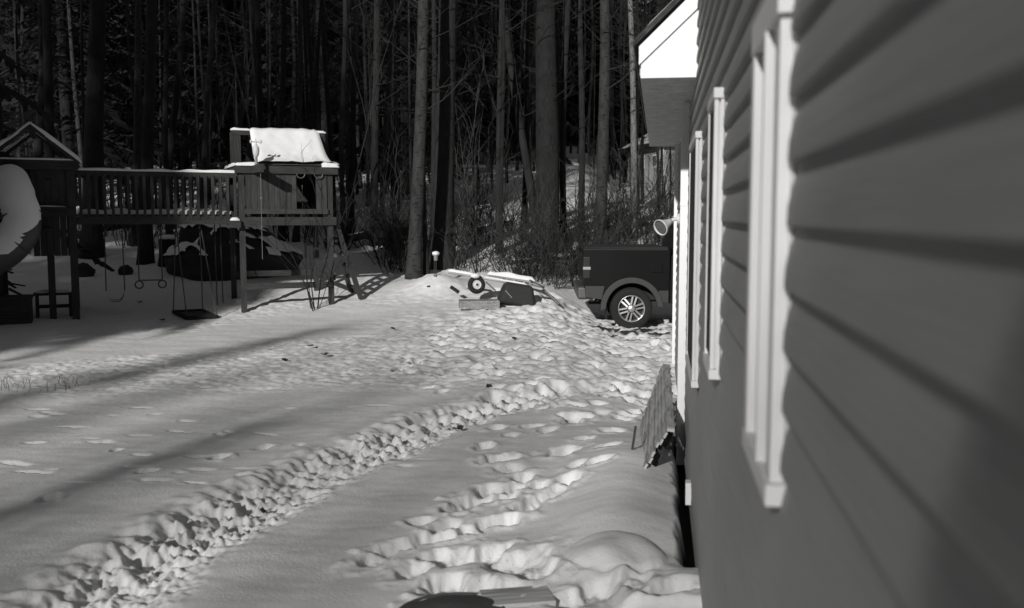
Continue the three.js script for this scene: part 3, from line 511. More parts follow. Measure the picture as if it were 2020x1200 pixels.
// ---------------------------------------------------------------- the pickup truck
{
  const G0 = -0.2, T = thing('pickup_truck', 'dark pickup truck with grey lower panels parked behind the house corner', 'truck', [side(1152, 560) * 17.5, G0, -17.5 - 0.0], -0.03);
  // x runs from the tailgate forward, z = 0 is the visible side, the body goes back to z = -1.95
  const arc = (cx, cy, r, a0, a1, n = 14) => Array.from({ length: n + 1 }, (_, i) => { const a = a0 + (a1 - a0) * i / n; return [cx + r * Math.cos(a), cy + r * Math.sin(a)]; });
  const RW = 0.87, FW = 4.42, WH = 0.385, bodyD = 1.93;
  const bed = [[0.02, 0.66], ...arc(RW, WH, 0.49, Math.PI - 0.61, 0.5), [1.54, 0.62], [1.54, 1.44], [1.5, 1.455], [0.06, 1.47], [0.0, 1.44]];
  obj('bed', [extrude(bed, bodyD - 0.04, -bodyD + 0.02, 0.02)], M.paint, T);
  obj('bed_cap', [box(1.5, 0.03, bodyD - 0.08, 0.77, 1.49, -bodyD / 2)], M.black, T);
  for (const z of [0.006, -bodyD - 0.024]) {
    obj('lower_cladding', [extrude([[0.03, 0.6], [0.32, 0.555], [0.37, 0.79], [0.03, 0.79]], 0.018, z, 0.006)], M.cladding, T);
    obj('lower_cladding', [extrude([[1.33, 0.52], [1.53, 0.5], [1.53, 0.71], [1.37, 0.71]], 0.018, z, 0.006)], M.cladding, T);
    obj('wheel_flare', [extrude([...arc(RW, WH, 0.56, Math.PI + 0.05, 0.05, 24), ...arc(RW, WH, 0.475, 0.1, Math.PI, 24)], 0.035, z + (z > -1 ? 0 : -0.01), 0.01)], M.flare, T);
    obj('wheel_flare', [extrude([...arc(FW, WH, 0.56, Math.PI - 0.05, 0.05, 24), ...arc(FW, WH, 0.475, 0.1, Math.PI - 0.1, 24)], 0.035, z + (z > -1 ? 0 : -0.01), 0.01)], M.flare, T);
  }
  obj('tail_light', [new RoundedBoxGeometry(0.13, 0.4, 0.08, 3, 0.02).translate(0.05, 1.13, -0.02)], M.redLens, T).add(obj('reverse_lens', [box(0.135, 0.05, 0.082, 0.05, 1.12, -0.017)], M.whiteLens, T));
  obj('tail_light', [new RoundedBoxGeometry(0.13, 0.4, 0.08, 3, 0.02).translate(0.05, 1.13, -bodyD + 0.02)], M.redLens, T);
  obj('fuel_door', [new RoundedBoxGeometry(0.19, 0.17, 0.012, 2, 0.005).translate(1.32, 1.13, 0.018)], M.paint, T); obj('bed_rail', [box(1.5, 0.035, 0.03, 0.77, 1.462, 0.005)], M.black, T);
  obj('tailgate', [box(0.03, 0.6, bodyD - 0.2, -0.012, 1.12, -bodyD / 2)], M.paint, T);
  obj('rear_bumper', [new RoundedBoxGeometry(0.32, 0.24, bodyD, 4, 0.05).translate(0.04, 0.665, -bodyD / 2)], M.chromeDull, T);
  obj('hitch', [box(0.36, 0.06, 0.07, 0.28, 0.455, -0.35)], M.black, T);
  obj('mud_flap', [box(0.02, 0.34, 0.28, 0.42, 0.36, -0.16)], M.rubber, T); obj('mud_flap', [box(0.02, 0.34, 0.28, 0.42, 0.36, -bodyD + 0.16)], M.rubber, T);
  obj('chassis', [box(4.6, 0.26, 1.1, 2.6, 0.6, -bodyD / 2), box(1.3, 0.66, 1.28, RW, 0.85, -bodyD / 2), box(1.2, 0.5, 1.28, FW, 0.85, -bodyD / 2), tube([V(RW, WH, -0.2), V(RW, WH, -bodyD + 0.2)], 0.06, 8)], M.black, T);
  // cab and nose
  const cab = [[1.58, 0.5], [3.86, 0.5], ...arc(FW, WH, 0.49, Math.PI - 0.25, 0.3), [5.32, 0.55], [5.34, 1.02], [5.2, 1.16], [4.1, 1.27], [3.35, 1.88], [3.1, 1.93], [1.95, 1.93], [1.78, 1.86], [1.6, 1.3]];
  obj('cab', [extrude(cab, bodyD - 0.06, -bodyD + 0.03, 0.025)], M.paint, T);
  for (const z of [0.002, -bodyD - 0.012]) {
    for (const w of [[[1.86, 1.3], [2.6, 1.3], [2.6, 1.8], [1.98, 1.82]], [[2.68, 1.3], [3.75, 1.29], [3.3, 1.76], [2.68, 1.8]]]) obj('side_window', [extrude(w, 0.01, z, 0.002)], M.glass, T);
    obj('lower_cladding', [extrude([[1.6, 0.5], [3.8, 0.5], [3.78, 0.7], [1.6, 0.7]], 0.012, z + 0.002, 0.004)], M.cladding, T);
    for (const x of [2.62, 1.72]) obj('door_handle', [new RoundedBoxGeometry(0.16, 0.04, 0.04, 2, 0.012).translate(x + 0.2, 1.16, z + (z > -1 ? 0.02 : 0))], M.paint, T);
  }
  obj('windscreen', [bar(V(4.02, 1.29, -bodyD / 2), V(3.4, 1.83, -bodyD / 2), 0.02, bodyD - 0.34)], M.glass, T);
  obj('front_bumper', [new RoundedBoxGeometry(0.26, 0.26, bodyD, 4, 0.06).translate(5.38, 0.62, -bodyD / 2)], M.chromeDull, T);
  const tyre = [[0.235, -0.12], [0.36, -0.125], [0.376, -0.1], [0.385, -0.06], [0.385, 0.06], [0.376, 0.1], [0.36, 0.125], [0.3, 0.135], [0.245, 0.12], [0.238, 0.1]];
  for (const [x, z, s] of [[RW, -0.13, 1], [FW, -0.13, 1], [RW, -bodyD + 0.13, -1], [FW, -bodyD + 0.13, -1]]) {
    const w = new THREE.Group(); w.name = 'wheel'; w.position.set(x, WH - 0.005, z); w.rotation.y = s > 0 ? 0 : Math.PI; T.add(w);
    const up = g => g.rotateX(Math.PI / 2);
    obj('tyre', [up(lathe(tyre, 48))], M.rubber, w);
    obj('rim', [up(lathe([[0.15, -0.1], [0.22, -0.09], [0.225, 0.08], [0.247, 0.118], [0.24, 0.128], [0.232, 0.12], [0.215, 0.07]], 40))], M.alloy, w);
    obj('brake', [new THREE.CylinderGeometry(0.21, 0.21, 0.02, 32).rotateX(Math.PI / 2)], M.black, w);
    for (let i = 0; i < 6; i++) { const a = i / 6 * Math.PI * 2 + 0.26; obj('spoke', [-1, 1].map(k => box(0.15, 0.03, 0.035, 0.145, k * 0.032, 0.085, 0, 0.12, k * 0.06).applyMatrix4(new THREE.Matrix4().makeRotationZ(a))), M.alloy, w); }
    obj('hub_cap', [up(lathe([[0.001, 0.118], [0.05, 0.115], [0.066, 0.1], [0.07, 0.06]], 24))], M.alloy, w);
  }
}

// ---------------------------------------------------------------- overturned wheelbarrow and what lies round it
{
  const Z = 18.3, p = (px, py, dz = 0) => at(px, py, Z + dz);
  const t = thing('wheelbarrow', 'overturned wheelbarrow with snow on its frame and a white hubbed tyre', 'wheelbarrow');
  const c = p(940, 562);
  const wq = new THREE.Quaternion().setFromEuler(new THREE.Euler(-0.15, 0.35, 0));
  const wheel = new THREE.Group(); wheel.name = 'wheel'; wheel.position.copy(c); wheel.quaternion.copy(wq); t.add(wheel);
  obj('tyre', [new THREE.TorusGeometry(0.125, 0.05, 14, 36)], M.rubber, wheel);
  obj('hub', [lathe([[0.02, 0.03], [0.03, 0.04], [0.05, 0.012], [0.082, 0.03], [0.09, 0.03], [0.09, -0.03], [0.001, -0.03]], 28).rotateX(Math.PI / 2)], M.lampShell, wheel); obj('bore', [new THREE.CylinderGeometry(0.02, 0.02, 0.09, 12).rotateX(Math.PI / 2)], M.black, wheel);
  // tray, upside down on the snow
  const a = p(1020, 578), tray = (s) => { const g = new RoundedBoxGeometry(0.72, 0.4, 0.55, 5, 0.09), q = g.attributes.position; for (let i = 0; i < q.count; i++) { const k = 1 - 0.28 * (q.getY(i) / 0.4 + 0.5); q.setX(i, q.getX(i) * k); q.setZ(i, q.getZ(i) * k); } g.computeVertexNormals(); return g; };
  obj('tray', [tray().rotateZ(-0.16).rotateY(0.15).translate(a.x, a.y - 0.02, a.z)], M.tub, t);
  obj('reinforcing_strip', [bar(p(997, 573, -0.3), p(1010, 588, -0.3), 0.02, 0.01)], M.ropePale, t);
  const h1 = [p(884, 537, 0.1), p(955, 549, 0.1), p(1040, 564, 0.05), p(1070, 571, 0)], h2 = [p(962, 543, 0.5), p(1055, 557, 0.5), p(1074, 566, 0.3)];
  obj('handle', [tube(h1, 0.026, 8)], M.woodGrey, t); obj('handle', [tube(h2, 0.024, 8)], M.woodGrey, t);
  obj('leg_brace', [tube([p(1066, 565, 0.2), p(1078, 577, 0.1), p(1103, 600, 0)], 0.024, 8)], M.steel, t); obj('leg_brace', [tube([p(1045, 553, 0.4), p(1072, 566, 0.2)], 0.018, 8), tube([p(1046, 562, 0.2), p(1070, 568, 0.1)], 0.018, 8)], M.steel, t);
  obj('axle_bracket', [bar(p(958, 556), p(978, 574), 0.03, 0.02), bar(p(953, 552, 0.1), p(940, 562), 0.03, 0.02)], M.steel, t);
  const up = (v, d) => V(v.x, v.y + d, v.z);
  tag(obj('snow_cover', [snowRidge(up(h1[0], 0.02), up(h1[1], 0.03), 0.07, 0.06, 31), snowRidge(up(h1[1], 0.02), up(h1[2], 0.02), 0.06, 0.05, 32), snowRidge(up(h2[0], 0.02), up(h2[1], 0.02), 0.12, 0.1, 33), blob(0.09, 0.05, 0.08, 3, 0.2, 2, 10).translate(c.x - 0.02, c.y + 0.17, c.z)], M.snowCap), 'snow resting on the handles of the overturned wheelbarrow', 'snow', null, 'stuff');
  const sb = p(935, 596, -0.2), st = thing('concrete_block', 'pale concrete block lying beside the wheelbarrow wheel', 'block', [sb.x + 0.1, height(sb.x, sb.z) + 0.03, sb.z + 0.1], 0.1); obj('block_body', [new RoundedBoxGeometry(0.75, 0.16, 0.4, 2, 0.012)], M.concrete, st);
  const k = p(897, 571, 0.1); tag(obj('stick', [bar(p(889, 566, 0.1), p(905, 577, 0.05), 0.05, 0.05)], M.woodDark), 'short dark piece of wood in the snow by the wheelbarrow', 'stick');
  // path light on its stake
  const l = landHit(860, 573), L = thing('garden_light', 'small stake light with a snow cap in front of the two front trees', 'lamp', [l.x, height(l.x, l.z) - 0.05, l.z]); L.scale.set(0.75, 0.95, 0.75);
  obj('stake', [tube([V(0, 0, 0), V(0.01, 0.45, 0)], 0.014, 8)], M.twigPale, L); obj('stake', [tube([V(-0.05, 0, 0), V(-0.035, 0.45, 0)], 0.01, 8)], M.twigPale, L); obj('lamp_head', [lathe([[0.001, 0.4], [0.05, 0.4], [0.055, 0.5], [0.09, 0.51], [0.08, 0.54], [0.001, 0.55]], 18)], M.plastic, L);
  tag(obj('snow_cover', [blob(0.075, 0.045, 0.075, 5, 0.2, 2, 10).translate(l.x, height(l.x, l.z) + 0.475, l.z)], M.snowCap), 'cap of snow on the small stake light', 'snow', null, 'stuff');
}

// ---------------------------------------------------------------- boards leaning along the house wall
{
  const t = thing('board_panel', 'weathered slatted wooden panel leaning along the foot of the house wall', 'panel');
  const s0 = 6.55, s1 = 9.7, A = (a, y, s) => fromWall(a, y, s), f = rngOf(12);
  const lo = [WL - 0.36, 0.0], hi = [WL - 0.17, 0.36];
  for (let i = 0; i < 8; i++) {
    const k = i / 7, a = lo[0] + (hi[0] - lo[0]) * k, y = lo[1] + (hi[1] - lo[1]) * k, e0 = s0 + rr(-0.05, 0.1, f) - k * 0.0, e1 = s1 + rr(-0.15, 0.1, f) - (1 - k) * 0.9, j = rr(-0.008, 0.008, f);
    const g = box(0.042, 0.018, e1 - e0).rotateZ(Math.atan2(hi[1] - lo[1], hi[0] - lo[0])); g.rotateY(WALL_TURN); const m = A(a + j, y + j, (e0 + e1) / 2); obj('slat', [g.translate(m.x, m.y + 0.02, m.z)], M.woodGrey, t);
  }
  for (let i = 0; i < 7; i++) { const s = s0 + 0.25 + i * 0.45; obj('batten', [bar(A(lo[0] + 0.05, lo[1] - 0.02, s), A(hi[0] + 0.045, hi[1] + 0.02, s), 0.05, 0.04)], M.wood, t); }
  obj('edge_rail', [bar(A(hi[0] + 0.03, hi[1] + 0.045, s0), A(hi[0] + 0.03, hi[1] + 0.03, s1 - 0.2), 0.05, 0.03)], M.woodGrey, t);
  for (let i = 0; i < 1; i++) { const s = 7.1 + i * 0.55, b = A(WL - 0.42, 0, s), c = A(WL - 0.39, 0, s + 0.05); const st = thing('garden_stake', 'short weathered stake stuck in the snow beside the leaning panel', 'stake'); obj('stake_body', [bar(V(b.x, height(b.x, b.z) - 0.05, b.z), V(c.x, height(b.x, b.z) + 0.17 + i * 0.04, c.z), 0.016, 0.016)], M.wood, st); }
}
// half buried board edge, and a dark hump whose colour imitates a shadow
{
  const a = at(1020, 1205, 4.58), t = thing('plank_step', 'pale edged wooden plank step half buried in the foreground snow', 'step', [a.x, height(a.x, a.z) + 0.012, a.z + 0.03], 0.2);
  obj('tread', [box(0.34, 0.03, 0.2, 0, 0.03, 0.0)], M.woodGrey, t); obj('riser', [box(0.3, 0.09, 0.16, 0.01, -0.032, 0.02)], M.woodGrey, t);
  const b = at(890, 1240, 4.4), m = thing('shade_hump', 'dark hump standing in for a shadow on the foreground snow', 'shadeHump', [b.x, height(b.x, b.z) - 0.035, b.z], 0.3);
  obj('hump', [sheet(20, 10, (u, v) => { const x = (u - 0.5) * 0.5, z = (v - 0.5) * 0.4; return V(x, 0.08 - 0.6 * x * x - 1.2 * z * z + 0.01 * ns(u * 3, v * 3), z); })], M.shadeHump, m); obj('rim', [tube(Array.from({ length: 25 }, (_, i) => { const q = i / 24 * Math.PI * 2; return V(Math.cos(q) * 0.25, 0.035, Math.sin(q) * 0.2); }), 0.012, 6, false)], M.shadeHump, m);
}
// unseen parasol shape added behind the camera to cast the shadow on the wall
{
  const t = thing('shadow_caster', 'added unseen shadow caster shaped like a closed parasol beside the house wall', 'parasol', [-0.075, height(-0.075, 0.9) - 0.02, 0.9]);
  obj('base', [lathe([[0.001, 0], [0.24, 0], [0.24, 0.05], [0.06, 0.09], [0.04, 0.25], [0.001, 0.25]], 28)], M.concrete, t); obj('pole', [tube([V(0, 0.1, 0), V(0, 2.42, 0)], 0.022, 12)], M.woodDark, t);
  obj('cover', [sheet(36, 24, (u, v) => { const a = u * Math.PI * 2, y = 1.0 + v * 1.54, r = (0.2 - 0.04 * v) * Math.sqrt(Math.max(0.0005, 1 - Math.pow(v, 7))) * (1 + 0.08 * Math.sin(a * 8)); return V(Math.cos(a) * r, y, Math.sin(a) * r); })], M.fabric, t);
}

// ---------------------------------------------------------------- boulders, stump
{
  const b = at(455, 548, 20.9), y = macro(b.x, b.z);
  const t = thing('boulder', 'large dark boulder behind the bridge', 'boulder', [b.x, y, b.z]);
  const rock = blob(1.36, 0.98, 0.75, 4.2, 0.26, 1.5, 40); { const p = rock.attributes.position; for (let i = 0; i < p.count; i++) { const x = p.getX(i); p.setY(i, p.getY(i) * (1 - 0.28 * ss(0.55, 1.3, x)) + 0.04 * ns(x * 5, p.getZ(i) * 5, 2)); } rock.computeVertexNormals(); rock.translate(0, 0.14, 0); }
  obj('rock', [rock], M.rock, t);
  const cap = rock.clone(), p = cap.attributes.position, n = cap.attributes.normal, I = [], ix = cap.index.array;
  const keep = i => n.getY(i) + 0.75 * ns(p.getX(i) * 3.2 + 4, p.getZ(i) * 3.2, p.getY(i) * 3.2) > 0.42 && p.getY(i) > 0.3;
  for (let k = 0; k < ix.length; k += 3) if (keep(ix[k]) && keep(ix[k + 1]) && keep(ix[k + 2])) I.push(ix[k], ix[k + 1], ix[k + 2]);
  for (let i = 0; i < p.count; i++) p.setXYZ(i, p.getX(i) + n.getX(i) * 0.045, p.getY(i) + n.getY(i) * 0.07, p.getZ(i) + n.getZ(i) * 0.045);
  cap.setIndex(I); cap.computeVertexNormals();
  const sc = obj('snow_cover', [cap], M.snowCap); sc.position.copy(t.position); tag(sc, 'patchy snow on top of the large dark boulder', 'snow', null, 'stuff');
  for (const [px, py, r, l] of [[248, 541, 0.14, 'small dark stone in the snow under the bridge'], [165, 545, 0.2, 'low stone half covered by snow beside the left tower post'], [478, 498, 0.1, 'small stone on the bank right of the large boulder']]) { const q = landHit(px, py); tag(obj('stone', [blob(r * 1.1, r, r * 0.8, px, 0.25, 1.6, 12).translate(q.x, q.y + r * 0.4, q.z)], M.rock), l, 'stone'); }
  const q = landHit(331, 524), st = thing('tree_stump', 'broken tree stump with a snow cap left of the boulder', 'stump', [q.x, q.y - 0.1, q.z]); obj('stump_body', [tube([V(0, 0, 0), V(0, 0.3, 0), V(0.01, 0.68, 0)], [0.24, 0.19, 0.18], 14, true, 0.6)], M.barkDark, st); obj('snow', [blob(0.18, 0.07, 0.18, 8, 0.2, 2, 10).translate(0.01, 0.71, 0)], M.snowCap, st);
}

// ---------------------------------------------------------------- trees
function trunkGeo(h, r0, seed, topX = 0, topZ = 0, bend = 0.25) {
  const n = 18, p = [], r = [];
  for (let i = 0; i <= n; i++) { const t = i / n, y = -0.3 + (h + 0.3) * t; p.push(V(topX * t + bend * ns(t * 2.2, seed * 1.7) * Math.sin(Math.PI * Math.min(1, t * 1.3)), y, topZ * t + bend * ns(t * 2.2 + 7, seed))); const fl = 1 + 0.55 * Math.exp(-Math.max(0, y) / 0.22); const rad = r0 * (1 - 0.72 * t) * fl; r.push(a => rad * (1 + 0.07 * ns(Math.cos(a) * 1.5 + seed, Math.sin(a) * 1.5, y * 0.9) + (fl > 1.1 ? 0.16 * (fl - 1) * Math.sin(a * 5 + seed) : 0))); }
  return tube(p, i => r[i], 11, true, 0.55);
}
function limbs(h, r0, seed, n = 34, from = 0.22) {            // bare branches with twigs, along a trunk of height h
  const f = rngOf(seed), out = [];
  const br = (o, dir, L, r, depth) => {
    const k = depth ? 3 : 5, p = [o.clone()], d = dir.clone(); let c = o.clone();
    for (let i = 1; i <= k; i++) { d.add(V(rr(-.22, .22, f), rr(-.1, .2, f), rr(-.22, .22, f))).normalize(); c = c.clone().addScaledVector(d, L / k); p.push(c); if (depth < 2 && i > 1 && (!depth || i === 3)) for (let q = 0; q < (depth ? 1 : 2); q++) if (f() < 0.7) br(c, d.clone().add(V(rr(-1, 1, f), rr(-.5, .6, f), rr(-1, 1, f))).normalize(), L * rr(.25, .5, f), r * 0.45, depth + 1); }
    out.push(tube(p, i => r * (1 - 0.8 * i / k) + 0.002, depth ? 3 : 4, false, 0.5));
  };
  for (let i = 0; i < n; i++) { const t = from + (0.98 - from) * (i + f()) / n, a = f() * Math.PI * 2, up = rr(-0.1, 0.35, f) + t * 0.6, L = (t < 0.45 ? rr(.4, 1.7, f) : rr(1.2, 3.4, f)) * (1.15 - 0.5 * t); br(V(0, t * h, 0), V(Math.cos(a), up, Math.sin(a)).normalize(), L, (t < 0.45 ? 0.013 : 0.03) * (1.1 - 0.4 * t), 0); }
  return mergeGeometries(out);
}
const crowns = [101, 102, 103, 104].map(s => limbs(17, 0.16, s, 26, 0.2));
const stdTrunks = [1, 2, 3, 4, 5, 6].map(s => trunkGeo(17, 0.17, s, rr(-1.6, 1.6), rr(-1, 1), 0.9));
let treeN = 0;
function forestTree(base, label, o = {}) {
  const t = thing(o.name || 'forest_tree', label, 'tree', [base.x, base.y, base.z], o.turn ?? rr(0, 6.28), o.group);
  const k = treeN++;
  if (o.r) obj('trunk', [trunkGeo(o.h || 17, o.r, k + 20, o.tx || 0, 0, o.bend ?? 0.2)], o.mat || M.bark, t); else { const m = obj('trunk', stdTrunks[k % 6], o.mat || M.bark, t); const s = o.s || 1; m.scale.set(s, 1, s); }
  const c = obj('crown', crowns[k % 4], o.twig || M.twig, t); c.scale.set(1, (o.h || 17) / 17, 1); if (o.r && o.tx) c.rotation.z = -Math.atan(o.tx / (o.h || 17));
  return t;
}
// trees that can be told apart at the wood's edge: column at the foot, row at the foot, column at the top of the frame, width in pixels
const front = [
  [815, 550, 826, 25, 'barkPale', 'pale slim trunk standing at the wood edge left of the stake light'],
  [872, 527, 882, 40, 'bark', 'thick rough barked trunk behind the stake light'],
  [842, 548, 838, 9, 'bark', 'thin sapling trunk squeezed between the pale and the thick trunk'],
  [1078, 492, 1082, 46, 'barkDark', 'very dark double width trunk behind the wheelbarrow'],
  [1184, 494, 1190, 22, 'barkPale', 'mottled straight trunk rising behind the truck bed'],
  [1062, 486, 1004, 15, 'bark', 'crooked leaning trunk beside the very dark one'],
  [1112, 486, 1112, 12, 'bark', 'slim trunk just right of the very dark one'],
  [984, 500, 986, 11, 'bark', 'slender trunk between thick trunk and crooked one'],
  [738, 486, 744, 15, 'bark', 'straight trunk right of the tower ladder'],
  [690, 474, 700, 13, 'barkDark', 'dark trunk behind the tower ladder'],
  [752, 474, 771, 11, 'barkPale', 'slim pale leaning trunk right of the ladder'],
  [1252, 470, 1246, 12, 'birch', 'white birch trunk in front of the distant house'],
  [176, 507, 190, 36, 'bark', 'stout trunk behind the left end of the bridge'],
  [288, 520, 290, 23, 'bark', 'trunk rising behind the trapeze bar'],
  [262, 486, 268, 15, 'barkPale', 'slim trunk behind the bridge between belt swing and trapeze'],
  [396, 480, 420, 12, 'barkPale', 'pale leaning trunk above the boulder'],
  [556, 476, 553, 12, 'bark', 'trunk showing above the right tower roof'],
  [585, 476, 592, 10, 'barkPale', 'thin pale trunk behind the right tower'],
  [612, 470, 640, 8, 'bark', 'thin leaning trunk behind the right tower posts'],
  [1145, 478, 1150, 12, 'bark', 'slender trunk behind the truck tailgate'],
  [1030, 470, 1046, 12, 'bark', 'slender trunk left of the very dark one'],
  [520, 470, 512, 13, 'barkDark', 'dark trunk behind the boulder and tower'],
  [100, 500, 96, 18, 'barkDark', 'dark trunk behind the left tower'],
];
for (const [px, py, tp, w, mat, label] of front) {
  const b = landHit(px, py), Z = -b.z, r = w / 2 * Z / FP, topY = EYE + slope(0) * Z, lean = (side(tp, 0) * Z - b.x) / Math.max(1, topY - b.y), h = rr(15, 20);
  forestTree(V(b.x, b.y, b.z), label, { r: r * 1.12, h, tx: lean * h, turn: 0, mat: M[mat], bend: px === 1062 ? 0.9 : 0.22, twig: mat === 'barkPale' ? M.twigPale : M.twig, name: mat === 'birch' ? 'birch_tree' : 'forest_tree' });
}
{ const f = rngOf(77); let n = 0; const spots = [];
  for (let i = 0; i < 2500 && n < 200; i++) {
    const Z = 23 + 33 * Math.pow(f(), 0.8), x = (-0.6 + 0.82 * f()) * Z; if (spots.some(s => Math.hypot(s[0] - x, s[1] - Z) < 0.8)) continue;
    const px = 1010 + FP * x / Z; if (px > 1225 && Z > 26 && f() < 0.85) continue; if (Z > 27 && Math.abs(x - (10.2 - 0.35 * (58 - Z))) < 3.2) continue;
    spots.push([x, Z]); n++;
    const pale = f() < 0.16, dark = f() < 0.45;
    forestTree(V(x, macro(x, -Z), -Z), pale ? 'slim pale trunk inside the bare wood' : dark ? 'dark bare trunk inside the wood' : 'grey brown bare trunk inside the wood', { s: 0.22 + 0.75 * f() * f(), mat: pale ? M.barkPale : dark ? M.barkDark : M.bark, twig: pale ? M.twigPale : M.twig, group: 'bare trees in the wood', h: rr(14, 20, f), turn: f() * 6.28 });
  }
}
// conifers
function needleCrown(h, rad, seed, nb = 90, per = 26, droop = 0.35) {
  const f = rngOf(seed), P = [], N = [], U = [], I = [];
  for (let i = 0; i < nb; i++) {
    const t = Math.pow((i + f()) / nb, 0.9), y = h * (0.08 + 0.92 * t), L = rad * (1 - t) * rr(0.7, 1.15, f) + 0.2, a = i * 2.4 + f(), dx = Math.cos(a), dz = Math.sin(a);
    for (let k = 0; k < per; k++) {
      const s = 0.12 + 0.88 * (k + f()) / per, cx = dx * L * s, cz = dz * L * s, cy = y + 0.25 * L * s - droop * L * s * s * 1.6, w = (0.1 + 0.28 * (1 - s * 0.6)) * L * 0.55 + 0.1, sd = k % 2 ? 1 : -1, q = rr(.5, 1, f);
      const tx = cx + dx * 0.25 * w + -dz * sd * w * q, tz = cz + dz * 0.25 * w + dx * sd * w * q, ty = cy - w * rr(0.1, 0.5, f), e = 0.035 + 0.07 * w, b = P.length / 3;
      P.push(cx - dx * e, cy, cz - dz * e, cx + dx * e, cy + 0.02, cz + dz * e, tx + dx * e * 0.4, ty, tz + dz * e * 0.4, tx - dx * e * 0.6, ty - 0.02, tz - dz * e * 0.6);
      for (let m = 0; m < 4; m++) { N.push(0, 1, 0); U.push(m & 1, m >> 1); } I.push(b, b + 1, b + 2, b, b + 2, b + 3);
    }
  }
  const g = new THREE.BufferGeometry(); g.setAttribute('position', new THREE.Float32BufferAttribute(P, 3)); g.setAttribute('normal', new THREE.Float32BufferAttribute(N, 3)); g.setAttribute('uv', new THREE.Float32BufferAttribute(U, 2)); g.setIndex(I); g.computeVertexNormals(); return g;
}
const needle = [needleCrown(15, 3.0, 201, 110, 34), needleCrown(15, 2.5, 202, 110, 34), needleCrown(15, 2.8, 203, 100, 34)];
const thick = mergeGeometries([needle[0], needle[1].clone().rotateY(0.6), needle[2].clone().rotateY(1.3)]);
const conTrunk = trunkGeo(15, 0.19, 3, 0, 0, 0.1);
function conifer(x, Z, s, label, group, name = 'hemlock_tree') { const t = thing(name, label, 'tree', [x, macro(x, -Z), -Z], R() * 6.28, group); obj('trunk', conTrunk, M.barkDark, t); obj('crown', needle[treeN++ % 3], M.needles, t); t.scale.setScalar(s); return t; }
{ const f = rngOf(78);
  for (let i = 0; i < 16; i++) { const Z = rr(34, 50, f), x = (-0.6 + 0.56 * (i + f()) / 16) * Z; conifer(x, Z, rr(0.9, 1.3, f), 'dark evergreen standing among the bare trunks', 'evergreens in the wood'); }
  conifer(-9.6, 15.2, 0.95, 'dark evergreen whose low boughs reach in beside the left tower');
  // the far wood: one dark mass closing the view
  const N = 430, far = new THREE.InstancedMesh(needle[0], M.needles, N), ft = new THREE.InstancedMesh(stdTrunks[0], M.barkDark, 480), m = new THREE.Matrix4(), q = new THREE.Quaternion();
  for (let i = 0; i < N; i++) { const Z = 52 + 70 * Math.pow(f(), 1.2), x = (-0.85 + 1.25 * f()) * Z, px = 1010 + FP * x / Z, keepOut = Z < 76 && px > 1050 && px < 1580, s = rr(1.0, 1.7, f); q.setFromAxisAngle(V(0, 1, 0), f() * 6.28); const ZZ = keepOut ? Z + 40 : Z, xx = x * ZZ / Z; m.compose(V(xx, macro(xx, -ZZ) - 0.5, -ZZ), q, V(s * 1.1, s * 1.15, s * 1.1)); far.setMatrixAt(i, m); }
  for (let i = 0; i < 480; i++) { const Z = 48 + 45 * f(), x = (-0.8 + 1.15 * f()) * Z, px = 1010 + FP * x / Z, s = rr(0.25, 0.7, f); q.setFromAxisAngle(V(0, 1, 0), f() * 6.28); const ZZ = px > 1230 && px < 1400 && Z < 72 ? Z + 32 : Z, xx = x * ZZ / Z; m.compose(V(xx, macro(xx, -ZZ), -ZZ), q, V(s, 1.1, s)); ft.setMatrixAt(i, m); }
  for (const [o, n, l] of [[far, 'far_wood_evergreens', 'dense dark evergreen wood far behind the yard'], [ft, 'far_wood_trunks', 'crowded bare trunks deep in the far wood']]) { o.name = n; o.castShadow = o.receiveShadow = true; scene.add(o); tag(o, l, 'wood', null, 'stuff'); }
}
// unseen trees behind and left of the camera, placed to cast shade
{
  const f = rngOf(91);
  const yard = (u, Z, r, h, k) => { const x = u + 0.35 * Z, t = forestTree(V(x, macro(x, -Z), -Z), 'tall unseen bare tree standing behind the yard', { r, h, tx: rr(-0.6, 0.6, f), turn: 0, group: 'bare trees behind the yard', name: 'yard_tree' }); if (k) t.scale.set(k, 1, k); };
  for (const [u, Z, r, h] of [[-5.1, -33, 0.24, 19], [-6.4, -30, 0.2, 17], [-7.4, -34, 0.25, 20], [-4.1, -36, 0.14, 18], [-8.9, -31, 0.22, 19], [-2.6, -35, 0.14, 18]]) yard(u, Z, r, h);
  for (let i = 0; i < 9; i++) yard(-7 + i * 0.95, -30 - (i % 3) * 3, 0.13, 16.5 + (i % 2), 1.3);  // extra crowns added to dim the sun on the foreground snow
  const spruce = (u, Z, s, k = s) => { const t = conifer(u + 0.35 * Z, Z, s, 'tall unseen evergreen placed left of the yard for its shade', 'unseen evergreens placed for shade', 'shade_spruce'); t.scale.set(k, s, k); if (u < -11) t.children[1].geometry = thick; };
  for (const a of [[-13.9, -4, 1.6, 1.2], [-15.6, -1, 1.5, 1.3], [-18, -6, 1.7], [-21, 2, 1.5], [-24, 6, 1.5], [-8.6, -10, 0.7, 0.8], [-10.4, -6, 0.48, 0.55], [-13.0, -8, 1.6, 0.75], [-5.2, -10, 0.5, 0.55], [-14.6, -7, 1.7, 1.0], [-13.3, 2, 1.3, 1.0], [-13.9, -12, 1.8, 1.1], [1.25, -32, 1.5, 1.35]]) spruce(...a);  // added out of view to shade the left tower, slide, snow and near wall
}
